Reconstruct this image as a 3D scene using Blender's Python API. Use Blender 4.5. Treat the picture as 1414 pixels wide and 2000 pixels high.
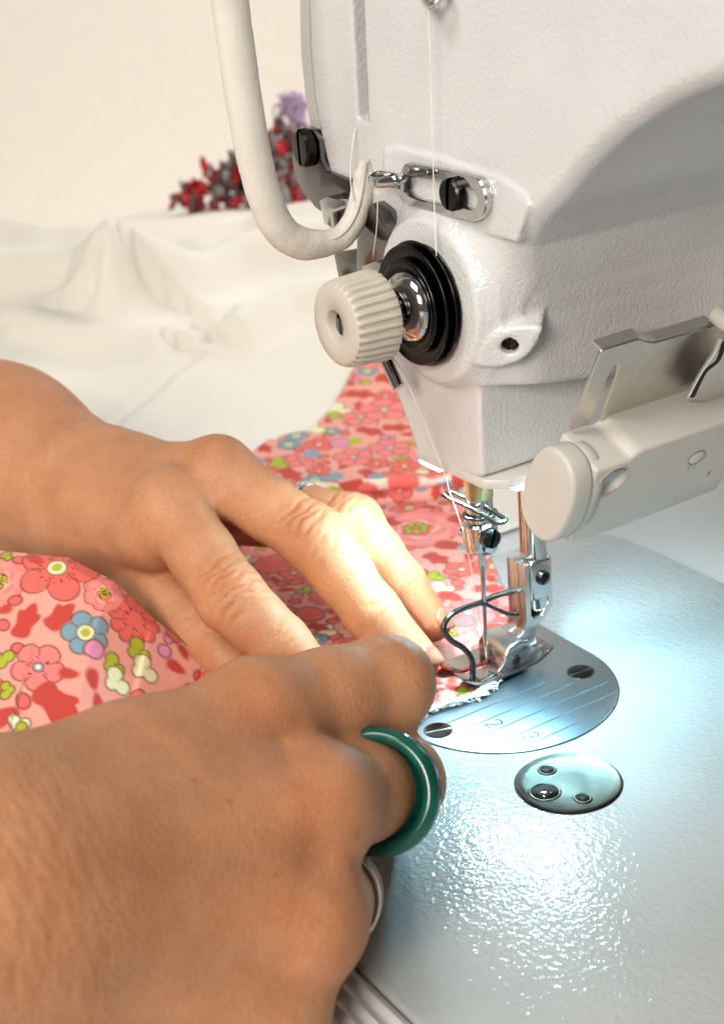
import bpy, bmesh, math, random
import numpy as np
from mathutils import Vector, Matrix

# ------------------------------------------------------------------ camera, world, light, exposure
S = 0.01                                   # the script is written in centimetres, the scene is in metres
scene = bpy.context.scene
for o in list(bpy.data.objects):
    bpy.data.objects.remove(o)
col = scene.collection
CAM = np.array([28.672, -20.844, 19.657])
RM = np.array([[0.54442827, 0.83550444, -0.07436523],
               [0.29442137, -0.27335705, -0.91574668],
               [-0.78543868, 0.47666367, -0.39481367]])      # rows: right, down, forward
FPX = 3000.0
cd = bpy.data.cameras.new('camera')
cam = bpy.data.objects.new('camera', cd)
col.objects.link(cam)
cd.sensor_fit = 'VERTICAL'
cd.sensor_height = 36.0
cd.lens = 36.0 * FPX / 2000.0
cd.clip_start = 0.01
cd.clip_end = 50.0
cam.matrix_world = Matrix.Translation(Vector(CAM * S)) @ Matrix(
    [[RM[0][i], -RM[1][i], -RM[2][i]] for i in range(3)]).to_4x4()
cd.dof.use_dof = True
cd.dof.focus_distance = 0.350
cd.dof.aperture_fstop = 20.0
scene.camera = cam

world = bpy.data.worlds.new('World')
scene.world = world
world.use_nodes = True
world.node_tree.nodes['Background'].inputs[0].default_value = (1.0, 0.965, 0.93, 1)
world.node_tree.nodes["Background"].inputs[1].default_value = 0.125

def area(name, loc, target, size, power, color, sy=None, spread=180):
    l = bpy.data.lights.new(name, 'AREA')
    l.energy = power
    l.color = color
    l.size = size * S
    l.spread = math.radians(spread)
    if sy:
        l.shape = 'RECTANGLE'
        l.size_y = sy * S
    o = bpy.data.objects.new(name, l)
    col.objects.link(o)
    o.location = Vector(loc) * S
    d = (Vector(target) - Vector(loc)).normalized()
    o.rotation_euler = d.to_track_quat('-Z', 'Y').to_euler()
    return o
area('ceiling_light', (10, -62, 95), (-2, 0, 8), 50, 2.8, (1.0, 0.97, 0.935), 40, 120)
area('cloth_wall_fill', (-28, 78, 46), (-46, 12, 4), 45, 1.65, (1.0, 0.955, 0.90), 50, 75)  # added fill lamp, beam narrowed to brighten the cream cloth and wall
area('side_light', (60, -80, 50), (6, -11, 4), 36, 1.65, (1.0, 0.89, 0.76), 36, 70)
LED_COLOR = (0.40, 0.85, 1.0)

scene.view_settings.view_transform = 'Standard'
scene.view_settings.look = 'None'
scene.view_settings.exposure = 0.0
scene.view_settings.gamma = 1.0
scene.view_settings.use_curve_mapping = False
scene.render.engine = 'CYCLES'
scene.cycles.use_denoising = True
scene.cycles.max_bounces = 6
scene.cycles.caustics_reflective = False
scene.cycles.caustics_refractive = False
scene.cycles.use_adaptive_sampling = True
scene.cycles.adaptive_threshold = 0.02
scene.cycles.sample_clamp_indirect = 8.0
scene.unit_settings.system = 'METRIC'

# ------------------------------------------------------------------ helpers
rng = np.random.default_rng(7)
random.seed(7)

def ray(px, py):
    return RM.T @ np.array([(px - 707) / FPX, (py - 1000) / FPX, 1.0])

def U(px, py, x=None, y=None, z=None, d=None):
    """the place (cm) seen at a photo pixel, on a plane of the machine or at a distance"""
    r = ray(px, py)
    if d is not None:
        return CAM + r * d
    if x is not None:
        t = (x - CAM[0]) / r[0]
    elif y is not None:
        t = (y - CAM[1]) / r[1]
    else:
        t = (z - CAM[2]) / r[2]
    return CAM + r * t

def V(*a):
    return np.array(a, float)

def nrm(v):
    v = np.asarray(v, float)
    return v / np.linalg.norm(v)

def tagged(o, label, cat, group=None, kind=None):
    if label: o['label'] = label
    if cat: o['category'] = cat
    if group: o['group'] = group
    if kind: o['kind'] = kind
    return o

WORLD_LOC = {}
def empty(name, loc, parent=None):
    o = bpy.data.objects.new(name, None)
    col.objects.link(o)
    o.empty_display_size = 0.02
    WORLD_LOC[o.name] = np.array(loc, float)
    o.location = Vector(np.array(loc, float) * S)
    return o

def build(name, v, f, mat, parent=None, smooth=True, label=None, colors=None, sharp=None, kind=None):
    """one mesh object from vertices in cm, its origin at the foot of its own box"""
    v = np.asarray(v, float)
    lo, hi = v.min(0), v.max(0)
    org = V((lo[0] + hi[0]) / 2, (lo[1] + hi[1]) / 2, lo[2])
    me = bpy.data.meshes.new(name)
    vv = ((v - org) * S)
    if isinstance(f, np.ndarray) and f.ndim == 2:
        n, k = f.shape
        me.vertices.add(len(vv)); me.vertices.foreach_set('co', vv.astype(np.float32).ravel())
        me.loops.add(n * k); me.loops.foreach_set('vertex_index', f.astype(np.int32).ravel())
        me.polygons.add(n)
        me.polygons.foreach_set('loop_start', np.arange(0, n * k, k, dtype=np.int32))
        me.polygons.foreach_set('loop_total', np.full(n, k, dtype=np.int32))
        me.update(calc_edges=True)
        me.validate()
    else:
        me.from_pydata([tuple(q) for q in vv], [], [tuple(int(i) for i in q) for q in f])
    me.polygons.foreach_set('use_smooth', np.full(len(me.polygons), bool(smooth)))
    if sharp is not None and smooth:
        me.set_sharp_from_angle(angle=math.radians(sharp))
    if colors is not None:
        a = me.color_attributes.new('print', 'FLOAT_COLOR', 'POINT')
        c = np.ones((len(v), 4), np.float32); c[:, :colors.shape[1]] = colors
        a.data.foreach_set('color', c.ravel())
    me.materials.append(mat)
    o = bpy.data.objects.new(name, me)
    col.objects.link(o)
    WORLD_LOC[o.name] = org
    if parent is not None:
        o.parent = parent
        o.location = Vector((org - WORLD_LOC[parent.name]) * S)
    else:
        o.location = Vector(org * S)
    if label: o['label'] = label
    if kind: o['kind'] = kind
    return o

class MB:
    """collects shapes into one mesh"""
    def __init__(self): self.v = []; self.f = []; self.n = 0
    def add(self, v, f):
        v = np.asarray(v, float)
        self.f += [tuple(int(i) + self.n for i in q) for q in f]
        self.v.append(v); self.n += len(v)
        return self
    def build(self, name, mat, parent=None, **k):
        return build(name, np.concatenate(self.v), self.f, mat, parent, **k)

def frame(axis, hint=(0, 0, 1)):
    a = nrm(axis); h = np.array(hint, float)
    if abs(a @ h) > .95: h = V(1, 0, 0)
    u = nrm(np.cross(h, a)); w = np.cross(a, u)
    return u, w, a

def catmull(P, n=8, closed=False):
    P = np.asarray(P, float); out = []
    m = len(P)
    for i in range(m if closed else m - 1):
        if closed:
            p0, p1, p2, p3 = P[(i - 1) % m], P[i], P[(i + 1) % m], P[(i + 2) % m]
        else:
            p1, p2 = P[i], P[i + 1]
            p0 = P[i - 1] if i else 2 * p1 - p2
            p3 = P[i + 2] if i + 2 < m else 2 * p2 - p1
        for t in np.arange(n) / n:
            out.append(.5 * (2 * p1 + (p2 - p0) * t + (2 * p0 - 5 * p1 + 4 * p2 - p3) * t * t + (3 * p1 - p0 - 3 * p2 + p3) * t ** 3))
    if not closed: out.append(P[-1])
    return np.array(out)

def tube(P, r, n=12, closed=False, caps=True, flat=1.0, hint=(0, 0, 1), round_caps=False):
    P = np.asarray(P, float); m = len(P)
    R = np.full(m, r, float) if np.isscalar(r) else np.asarray(r, float)
    if len(R) != m: R = np.interp(np.linspace(0, 1, m), np.linspace(0, 1, len(R)), R)
    v = []; f = []
    u = None
    for i in range(m):
        if closed: t = P[(i + 1) % m] - P[i - 1]
        else: t = P[min(i + 1, m - 1)] - P[max(i - 1, 0)]
        t = nrm(t)
        if u is None: u, w, _ = frame(t, hint)
        else:
            u = nrm(u - t * (u @ t)); w = np.cross(t, u)
        for k in range(n):
            a = 2 * math.pi * k / n
            v.append(P[i] + R[i] * (u * math.cos(a) + w * math.sin(a) * flat))
    for i in range(m if closed else m - 1):
        j = (i + 1) % m
        for k in range(n):
            l = (k + 1) % n
            f.append((i * n + k, i * n + l, j * n + l, j * n + k))
    if caps and not closed:
        f.append(tuple(range(n - 1, -1, -1))); f.append(tuple((m - 1) * n + k for k in range(n)))
    return np.array(v), f

def lathe(prof, origin, axis, n=48, mod=None, hint=(0, 0, 1)):
    """prof: (radius, distance along axis)"""
    u, w, a = frame(axis, hint); v = []; f = []
    m = len(prof)
    for (r, t) in prof:
        for k in range(n):
            th = 2 * math.pi * k / n
            rr = r if mod is None else mod(r, t, th)
            v.append(np.array(origin) + a * t + rr * (u * math.cos(th) + w * math.sin(th)))
    for i in range(m - 1):
        for k in range(n):
            l = (k + 1) % n
            f.append((i * n + k, i * n + l, (i + 1) * n + l, (i + 1) * n + k))
    if prof[0][0] > 1e-6: f.append(tuple(range(n - 1, -1, -1)))
    if prof[-1][0] > 1e-6: f.append(tuple((m - 1) * n + k for k in range(n)))
    return np.array(v), f

def prism(poly, t0, t1, bevel=0.03, segs=2, place=None):
    """closed outline (a, b) swept from t0 to t1, edges rounded; place(a, b, t) -> xyz"""
    bm = bmesh.new()
    vs = [bm.verts.new((p[0], p[1], t0)) for p in poly]
    face = bm.faces.new(vs)
    r = bmesh.ops.extrude_face_region(bm, geom=[face])
    for e in r['geom']:
        if isinstance(e, bmesh.types.BMVert): e.co.z = t1
    bmesh.ops.recalc_face_normals(bm, faces=bm.faces)
    if bevel:
        es = [e for e in bm.edges if len(e.link_faces) == 2 and e.calc_face_angle(0) > 0.5]
        bmesh.ops.bevel(bm, geom=es, offset=bevel, segments=segs, profile=.5, affect='EDGES', clamp_overlap=True)
    bmesh.ops.triangulate(bm, faces=[q for q in bm.faces if len(q.verts) > 4])
    bm.verts.index_update()
    v = np.array([q.co for q in bm.verts]); f = [tuple(x.index for x in q.verts) for q in bm.faces]
    bm.free()
    if place is not None:
        w = np.array([place(*q) for q in v])
        # keep outward normals if the mapping mirrors
        c = w.mean(0)
        sgn = 0.0
        for q in f[:400]:
            a, b, d = w[q[0]], w[q[1]], w[q[2]]
            sgn += np.cross(b - a, d - a) @ ((a + b + d) / 3 - c)
        if sgn < 0: f = [tuple(reversed(q)) for q in f]
        v = w
    return v, f

def rbox(c, h, bevel=0.05, segs=2, axes=None):
    c = np.array(c, float)
    A = np.eye(3) if axes is None else np.array(axes)
    hx, hy, hz = h
    return prism([(-hx, -hy), (hx, -hy), (hx, hy), (-hx, hy)], -hz, hz, bevel, segs,
                 lambda a, b, t: c + a * A[0] + b * A[1] + t * A[2])

def screw(name, c, axis, r, h, mat, parent, slot_dir=(0, 0, 1), dome=0.25, label=None):
    """slotted screw head: the slot is cut as a real channel"""
    u, w, a = frame(axis)
    sd = np.array(slot_dir, float); sd = nrm(sd - a * (sd @ a)); sp = np.cross(a, sd)
    n = 20; sw = r * .16; dp = h * .55
    m = MB()
    for side in (-1, 1):
        a0 = math.asin(sw / r)
        th = np.linspace(a0, math.pi - a0, n)
        ring = [(r * math.cos(t), side * r * math.sin(t)) for t in th]
        rb = .88
        def ztop(x, y): return h * (1 - dome * ((x * x + y * y) / (r * r)))
        poly = ring
        vv = []
        for (x, y) in poly: vv.append(np.array(c) + sd * x + sp * y)
        for (x, y) in poly: vv.append(np.array(c) + sd * x + sp * y + a * h * .72)
        for (x, y) in poly:
            X, Y = x * rb, side * max(abs(y) * rb, sw)
            vv.append(np.array(c) + sd * X + sp * Y + a * ztop(X, Y))
        for (x, y) in poly:
            X, Y = x * .45, side * max(abs(y) * .45, sw)
            vv.append(np.array(c) + sd * X + sp * Y + a * ztop(X, Y))
        k = len(poly); ff = []
        for l in range(3):
            for i in range(k - 1):
                q = (l * k + i, l * k + i + 1, (l + 1) * k + i + 1, (l + 1) * k + i)
                ff.append(q if side > 0 else q[::-1])
        ff.append(tuple(range(3 * k, 4 * k)) if side > 0 else tuple(range(4 * k - 1, 3 * k - 1, -1)))
        wl = [0, k, 2 * k, 3 * k, 4 * k - 1, 3 * k - 1, 2 * k - 1, k - 1]
        ff.append(tuple(wl) if side < 0 else tuple(wl[::-1]))
        m.add(vv, ff)
    fl = lathe([(r * .97, 0), (r * .97, h * .3), (0, h * .3)], c, a, 24)
    m.add(*fl)
    return m.build(name, mat, parent, sharp=35, label=label)

# ------------------------------------------------------------------ solids from distance functions
def surfnet(fn, lo, hi, h, newton=1, lip=1.15):
    lo = np.array(lo, float); hi = np.array(hi, float)
    B = 8
    nb = np.ceil((hi - lo) / (h * B)).astype(int)
    n = nb * B + 1
    G = np.empty(n, np.float32)
    ci = np.stack(np.meshgrid(*[np.arange(k) for k in nb], indexing='ij'), -1).reshape(-1, 3)
    cen = lo + (ci * B + B / 2) * h
    d = fn(cen)
    act = np.abs(d) < (B * h * .87 * lip + h)
    # fill blocks by sign, then evaluate the ones near the surface
    sg = np.where(d > 0, 1., -1.).astype(np.float32).reshape(nb)
    full = np.repeat(np.repeat(np.repeat(sg, B, 0), B, 1), B, 2)
    G[:-1, :-1, :-1] = full
    G[-1] = 1; G[:, -1] = 1; G[:, :, -1] = 1
    loc = np.stack(np.meshgrid(*[np.arange(B + 1)] * 3, indexing='ij'), -1).reshape(-1, 3)
    ac = ci[act]
    for s in range(0, len(ac), 300):
        idx = (ac[s:s + 300, None, :] * B + loc[None]).reshape(-1, 3)
        G[idx[:, 0], idx[:, 1], idx[:, 2]] = fn((lo + idx * h).astype(np.float32))
    I = G < 0
    c8 = np.zeros(tuple(n - 1), np.uint8)
    for dx in (0, 1):
        for dy in (0, 1):
            for dz in (0, 1):
                c8 += I[dx:n[0] - 1 + dx, dy:n[1] - 1 + dy, dz:n[2] - 1 + dz]
    cells = np.argwhere((c8 > 0) & (c8 < 8))
    vid = np.full(tuple(n - 1), -1, np.int32)
    vid[cells[:, 0], cells[:, 1], cells[:, 2]] = np.arange(len(cells))
    acc = np.zeros((len(cells), 3)); cnt = np.zeros(len(cells))
    cor = [(a, b, c) for a in (0, 1) for b in (0, 1) for c in (0, 1)]
    val = {c: G[cells[:, 0] + c[0], cells[:, 1] + c[1], cells[:, 2] + c[2]] for c in cor}
    for c in cor:
        for ax in range(3):
            if c[ax]: continue
            e = list(c); e[ax] = 1; e = tuple(e)
            a, b = val[c], val[e]
            m = (a < 0) != (b < 0)
            t = np.where(m, a / np.where(a == b, 1, a - b), 0)
            p = np.zeros((len(cells), 3)) + np.array(c); p[:, ax] += t
            acc[m] += p[m]; cnt[m] += 1
    v = lo + (cells + acc / cnt[:, None]) * h
    F = []
    for ax in range(3):
        b, c = (ax + 1) % 3, (ax + 2) % 3
        sl0 = [slice(None)] * 3; sl1 = [slice(None)] * 3
        sl0[ax] = slice(0, -1); sl1[ax] = slice(1, None)
        A0, A1 = I[tuple(sl0)], I[tuple(sl1)]
        E = np.argwhere(A0 != A1)
        E = E[(E[:, b] > 0) & (E[:, c] > 0) & (E[:, b] < n[b] - 1) & (E[:, c] < n[c] - 1)]
        ins = I[E[:, 0], E[:, 1], E[:, 2]]
        q = []
        for (db, dc) in ((-1, -1), (0, -1), (0, 0), (-1, 0)):
            k = E.copy(); k[:, b] += db; k[:, c] += dc
            q.append(vid[k[:, 0], k[:, 1], k[:, 2]])
        q = np.stack(q, 1)
        q[~ins] = q[~ins][:, ::-1]
        F.append(q)
    F = np.concatenate(F)
    F = F[(F >= 0).all(1)]
    for _ in range(newton):
        e = h * .3
        d = fn(v)
        g = np.stack([fn(v + np.eye(3)[k] * e) - d for k in range(3)], 1) / e
        gl = np.maximum((g * g).sum(1), .2)
        st = np.clip(d / gl, -h, h)
        v = v - g * st[:, None] * .9
    return v, F

def normals_of(v, F):
    n = np.zeros_like(v)
    fn_ = np.cross(v[F[:, 2]] - v[F[:, 0]], v[F[:, 3]] - v[F[:, 1]])
    for k in range(4): np.add.at(n, F[:, k], fn_)
    return n / np.maximum(np.linalg.norm(n, axis=1), 1e-9)[:, None]

def smin(a, b, k):
    h = np.maximum(k - np.abs(a - b), 0) / k
    return np.minimum(a, b) - h * h * k * .25

def smax(a, b, k):
    return -smin(-a, -b, k)

def cone(p, a, b, ra, rb):
    a = a.astype(p.dtype); ba = (b - a).astype(p.dtype)
    x = p[:, 0] - a[0]; y = p[:, 1] - a[1]; z = p[:, 2] - a[2]
    t = np.clip((x * ba[0] + y * ba[1] + z * ba[2]) * p.dtype.type(1 / float(ba @ ba)), 0, 1)
    x -= t * ba[0]; y -= t * ba[1]; z -= t * ba[2]
    return np.sqrt(x * x + y * y + z * z) - (p.dtype.type(ra) + p.dtype.type(rb - ra) * t)

def poly_sdf(p2, poly):
    poly = np.asarray(poly, float); d = np.full(len(p2), 1e9); s = np.ones(len(p2))
    m = len(poly)
    for i in range(m):
        a, b = poly[i], poly[i - 1]
        e = b - a; wx = p2[:, 0] - a[0]; wy = p2[:, 1] - a[1]
        t = np.clip((wx * e[0] + wy * e[1]) * (1 / (e @ e)), 0, 1)
        d = np.minimum(d, (wx - t * e[0]) ** 2 + (wy - t * e[1]) ** 2)
        c1 = p2[:, 1] >= a[1]; c2 = p2[:, 1] < b[1]; c3 = e[0] * wy > e[1] * wx
        flip = (c1 & c2 & c3) | (~c1 & ~c2 & ~c3)
        s = np.where(flip, -s, s)
    return s * np.sqrt(d)

def box_sdf(p, c, h, r=0.0):
    q = np.abs(p - np.array(c)) - (np.array(h) - r)
    return np.linalg.norm(np.maximum(q, 0), axis=1) + np.minimum(q.max(1), 0) - r

def slab(d2, t, half, r):
    """2-D distance d2 swept to |t| < half, all edges rounded by r"""
    a = d2 + r; b = np.abs(t) - half + r
    return np.minimum(np.maximum(a, b), 0) + np.sqrt(np.maximum(a, 0) ** 2 + np.maximum(b, 0) ** 2) - r

# ------------------------------------------------------------------ materials
def srgb(r, g, b):
    return tuple(((c / 255) / 12.92 if c / 255 <= .04045 else ((c / 255 + .055) / 1.055) ** 2.4) for c in (r, g, b))

class N:
    def __init__(self, name):
        self.m = bpy.data.materials.new(name); self.m.use_nodes = True
        self.t = self.m.node_tree; self.b = self.t.nodes['Principled BSDF']
    def node(self, k, **kw):
        n = self.t.nodes.new(k)
        for a, b in kw.items(): setattr(n, a, b)
        return n
    def link(self, a, b): self.t.links.new(a, b)
    def set(self, **k):
        for a, b in k.items():
            i = self.b.inputs[a.replace('_', ' ')]
            i.default_value = (*b, 1) if isinstance(b, tuple) and len(b) == 3 and i.type == 'RGBA' else b
        return self
    def coord(self, scale=100.0, rot=None, stretch=None):
        c = self.node('ShaderNodeTexCoord'); mp = self.node('ShaderNodeMapping')
        sc = (scale,) * 3 if stretch is None else tuple(scale * q for q in stretch)
        mp.inputs['Scale'].default_value = sc
        if rot: mp.inputs['Rotation'].default_value = rot
        self.link(c.outputs['Object'], mp.inputs['Vector'])
        return mp.outputs[0]
    def noise(self, vec, scale, detail=3, rough=.5):
        n = self.node('ShaderNodeTexNoise'); n.inputs['Scale'].default_value = scale
        n.inputs['Detail'].default_value = detail; n.inputs['Roughness'].default_value = rough
        self.link(vec, n.inputs['Vector']); return n.outputs['Fac']
    def voro(self, vec, scale, feature='F1', smooth=None):
        n = self.node('ShaderNodeTexVoronoi', feature=feature); n.inputs['Scale'].default_value = scale
        if smooth is not None: n.inputs['Smoothness'].default_value = smooth
        self.link(vec, n.inputs['Vector']); return n.outputs['Distance']
    def ramp(self, fac, stops):
        r = self.node('ShaderNodeValToRGB'); e = r.color_ramp.elements
        while len(e) < len(stops): e.new(.5)
        for q, (p, c) in zip(e, stops): q.position = p; q.color = (*c, 1)
        self.link(fac, r.inputs[0]); return r.outputs[0]
    def mix(self, fac, a, b, mode='MIX'):
        n = self.node('ShaderNodeMix', data_type='RGBA', blend_type=mode)
        for s, q in ((n.inputs[0], fac), (n.inputs[6], a), (n.inputs[7], b)):
            if isinstance(q, (int, float)): s.default_value = q
            elif isinstance(q, tuple): s.default_value = (*q, 1)
            else: self.link(q, s)
        return n.outputs[2]
    def math(self, op, a, b):
        n = self.node('ShaderNodeMath', operation=op)
        for s, q in ((n.inputs[0], a), (n.inputs[1], b)):
            if isinstance(q, (int, float)): s.default_value = q
            else: self.link(q, s)
        return n.outputs[0]
    def bump(self, h, strength, dist_cm, prev=None):
        n = self.node('ShaderNodeBump'); n.inputs['Strength'].default_value = strength
        n.inputs['Distance'].default_value = dist_cm * S
        self.link(h, n.inputs['Height'])
        if prev is not None: self.link(prev, n.inputs['Normal'])
        self.link(n.outputs[0], self.b.inputs['Normal']); return n.outputs[0]
    def base(self, c): self.link(c, self.b.inputs['Base Color']); return self
    def rough(self, c): self.link(c, self.b.inputs['Roughness']); return self

def m_paint(name, c, bscale, dist, rough, detail=2, cell=None, var=.04):
    n = N(name); v = n.coord()
    n.set(Roughness=rough, Specular_IOR_Level=.55)
    n.base(n.ramp(n.noise(v, .45, 4), [(.3, tuple(q * (1 - var) for q in c)), (.7, tuple(min(1, q * (1 + var)) for q in c))]))
    b = n.bump(n.noise(v, bscale, detail, .55), 1.0, dist)
    if cell: n.bump(n.noise(v, cell[0], 0), 1.0, cell[1], b)
    return n.m
def m_metal(name, c, rough, scratch=0.0, var=.1):
    n = N(name); n.set(Metallic=1.0, Roughness=rough); v = n.coord(stretch=(1, 1, 1))
    n.base(n.ramp(n.noise(v, 2.2, 5, .6), [(.25, tuple(q * (1 - var) for q in c)), (.75, c)]))
    n.rough(n.ramp(n.noise(v, 1.3, 2, .5), [(.3, (rough * .88,) * 3), (.75, (min(1, rough * 1.15),) * 3)]))
    if scratch:
        w = n.coord(stretch=(1, 14, 1))
        n.bump(n.noise(w, 6, 2), 1.0, scratch)
    return n.m
def m_plain(name, c, rough, var=.05, bscale=None, dist=0.0, spec=.4, sub=0.0):
    n = N(name); n.set(Roughness=rough, Specular_IOR_Level=spec); v = n.coord()
    n.base(n.ramp(n.noise(v, .9, 4), [(.3, tuple(q * (1 - var) for q in c)), (.7, c)]))
    if sub: n.set(Subsurface_Weight=sub); n.b.inputs['Subsurface Scale'].default_value = .3 * S
    if bscale: n.bump(n.noise(v, bscale, 3), 1.0, dist)
    return n.m

M = {}
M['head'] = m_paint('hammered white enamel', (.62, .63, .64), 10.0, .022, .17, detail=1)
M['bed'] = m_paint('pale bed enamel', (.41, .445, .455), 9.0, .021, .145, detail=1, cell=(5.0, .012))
M['smooth_paint'] = m_paint('smooth white enamel', (.60, .58, .55), 3.0, .003, .32)
M['chrome'] = m_metal('chrome', (.60, .60, .60), .09)
M['dark_chrome'] = m_metal('dark polished steel', (.20, .19, .185), .14)
M['steel'] = m_metal('satin steel', (.78, .77, .75), .25, .002)
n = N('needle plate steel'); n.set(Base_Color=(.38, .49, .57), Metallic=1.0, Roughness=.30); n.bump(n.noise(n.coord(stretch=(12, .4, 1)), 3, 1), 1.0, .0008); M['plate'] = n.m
M['cap'] = m_metal('worn cap steel', (.125, .12, .105), .32, .004, var=.45)
M['nickel'] = m_metal('nickel bracket', (.74, .71, .65), .30, .002)
M['bronze'] = m_metal('oily bronze', (.45, .33, .17), .28)
M['black'] = m_metal('black oxide', (.035, .034, .034), .28)
M['wire'] = m_metal('blackened wire', (.10, .10, .10), .25)
M['hole'] = m_plain('dark hollow', (.012, .011, .010), .6)
M['ink'] = m_plain('engraved line', (.07, .10, .12), .5)
M['plastic'] = m_plain('ivory plastic', (.56, .54, .50), .38, .03, 16, .0015, .45)
M['groove'] = m_plain('grey groove', (.24, .23, .215), .6)
M['knob'] = m_plain('beige knob plastic', (.56, .52, .45), .36, .05, 12, .002)
M['padding'] = m_plain('padded tape', (.70, .675, .62), .75, .08, 16, .013)
M['thread'] = m_plain('white thread', (.85, .84, .80), .5)
M['wall'] = m_plain('painted wall', (.84, .785, .71), .9, .03, 2.0, .01, .2)
M['table'] = m_plain('pale table laminate', (.60, .60, .60), .40, .03, 10, .002)
M['gasket'] = m_plain('brown gasket', (.30, .23, .16), .6)
M['rib'] = m_plain('ribbed grey plastic', (.62, .64, .66), .35, .03)
M['silver'] = m_metal('silver', (.80, .79, .76), .14)
M['red_bead'] = m_plain('red beads', (.50, .02, .03), .25, .4)
M['dark_bead'] = m_plain('dark leaves', (.13, .07, .075), .6, .4)
M['grey_bead'] = m_plain('grey silver leaf', (.30, .27, .27), .4, .4)
M['pink_bead'] = m_plain('magenta bead', (.65, .03, .19), .3, .3)
M['lilac'] = m_plain('lilac ribbon', (.58, .44, .64), .35, .3)
M['lime'] = m_plain('lime piping', (.55, .60, .16), .7)
M['yarn'] = m_plain('frayed yarn', (.78, .74, .70), .85, .15)
# jade ring
n = N('green jade'); v = n.coord(); n.set(Roughness=.16, Specular_IOR_Level=.5, Coat_Weight=.25, Coat_Roughness=.05)
n.base(n.ramp(n.noise(v, 1.6, 4), [(.3, (.001, .050, .038)), (.7, (.002, .105, .078))])); M['jade'] = n.m
# LED
n = N('led strip'); n.set(Base_Color=(.9, .95, 1.0), Emission_Color=(.66, .90, 1.0), Emission_Strength=820.0); M['led'] = n.m
n = N('led side strip'); n.set(Base_Color=(.9, .95, 1.0), Emission_Color=LED_COLOR, Emission_Strength=520.0); M['led_side'] = n.m
n = N('led diffuser'); n.set(Base_Color=(.9, .95, 1.0), Emission_Color=(.85, .97, 1.0), Emission_Strength=13.0); M['led_rim'] = n.m
# skin
def m_skin(name, lo, hi, scale=1.0):
    n = N(name); v = n.coord(); n.set(Roughness=.52, Specular_IOR_Level=.34)
    att = n.node('ShaderNodeVertexColor', layer_name='print')
    b = n.ramp(n.noise(v, .8, 5, .6), [(.3, lo), (.7, hi)])
    f = n.noise(v, 9, 3, .6)
    b = n.mix(n.math('MULTIPLY', f, .16), b, tuple(q * .72 for q in lo))
    cr = n.voro(n.coord(stretch=(1, 1.5, 1), rot=(.3, .5, .2)), 7.0 * scale, 'DISTANCE_TO_EDGE')
    b = n.mix(1.0, b, n.ramp(cr, [(.0, (.91, .88, .86)), (.16, (1, 1, 1))]), 'MULTIPLY')          # fine crease lines
    b = n.mix(1.0, b, n.ramp(n.noise(v, 2.3, 3, .6), [(.35, (1.0, .93, .90)), (.62, (1.0, 1.0, 1.0))]), 'MULTIPLY')   # flushed patches
    b = n.mix(1.0, b, att.outputs[0], 'MULTIPLY')
    n.base(b)
    n.set(Subsurface_Weight=.10); n.b.inputs['Subsurface Radius'].default_value = (1.0, .35, .18)
    n.b.inputs['Subsurface Scale'].default_value = .35 * S
    w = n.coord(stretch=(1, 1, 1), rot=(.3, .5, .2))
    b1 = n.bump(n.voro(w, 7.0 * scale, 'DISTANCE_TO_EDGE'), 1.0, .011)
    b2 = n.bump(n.noise(v, 14 * scale, 2), 1.0, .009, b1)
    l = n.coord(stretch=(1, 5, 1), rot=(.25, 0, .3))
    b3 = n.bump(n.noise(l, 6.0, 2), 1.0, .007, b2)
    return n.m
M['skin'] = m_skin('tan skin', srgb(180, 127, 91), srgb(199, 148, 110))
M['nail'] = m_plain('fingernail', srgb(188, 130, 104), .28, .05, spec=.5, sub=.1)
# printed cotton
n = N('printed cotton'); v = n.coord(); att = n.node('ShaderNodeVertexColor', layer_name='print')
n.base(n.mix(n.math('MULTIPLY', n.noise(v, 30, 2), .18), att.outputs[0], (.95, .9, .88), 'MULTIPLY')); n.set(Roughness=.72, Specular_IOR_Level=.25, Sheen_Weight=.1)
wv = n.node('ShaderNodeTexWave', wave_type='BANDS'); wv.inputs['Scale'].default_value = 14; n.link(v, wv.inputs['Vector'])
n.bump(wv.outputs['Fac'], .5, .004, n.bump(n.noise(v, 3.0, 3), .6, .03)); M['print'] = n.m
# cream cotton
n = N('cream cotton'); v = n.coord(); n.set(Roughness=.85, Specular_IOR_Level=.2, Sheen_Weight=.15)
n.base(n.ramp(n.noise(v, .12, 4), [(.3, (.70, .67, .59)), (.7, (.76, .74, .68))]))
n.bump(n.noise(v, 12, 3), .5, .02); M['cream'] = n.m

# ------------------------------------------------------------------ setting
YF = -1.2                                   # front face of the machine head
NX, NY = 0.46, -0.34                        # needle
def sheet(x0, x1, y0, y1, z, th):
    return rbox(((x0 + x1) / 2, (y0 + y1) / 2, z - th / 2), ((x1 - x0) / 2, (y1 - y0) / 2, th / 2), 0)
o = build('table_top', *sheet(-75, 60, -60, 75, -.45, 3), M['table'], smooth=False)
tagged(o, 'pale grey table top under the machine', None, kind='structure')
o = build('wall', *rbox((-62, 20, 30), (1, 110, 40), 0), M['wall'], smooth=False)
tagged(o, 'plain cream wall behind the cloth', None, kind='structure')

# ------------------------------------------------------------------ sewing machine
mach = empty('sewing_machine', (0, 0, -.4))
tagged(mach, 'white hammered-enamel industrial sewing machine with its needle over the cloth', 'sewing machine')

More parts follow.
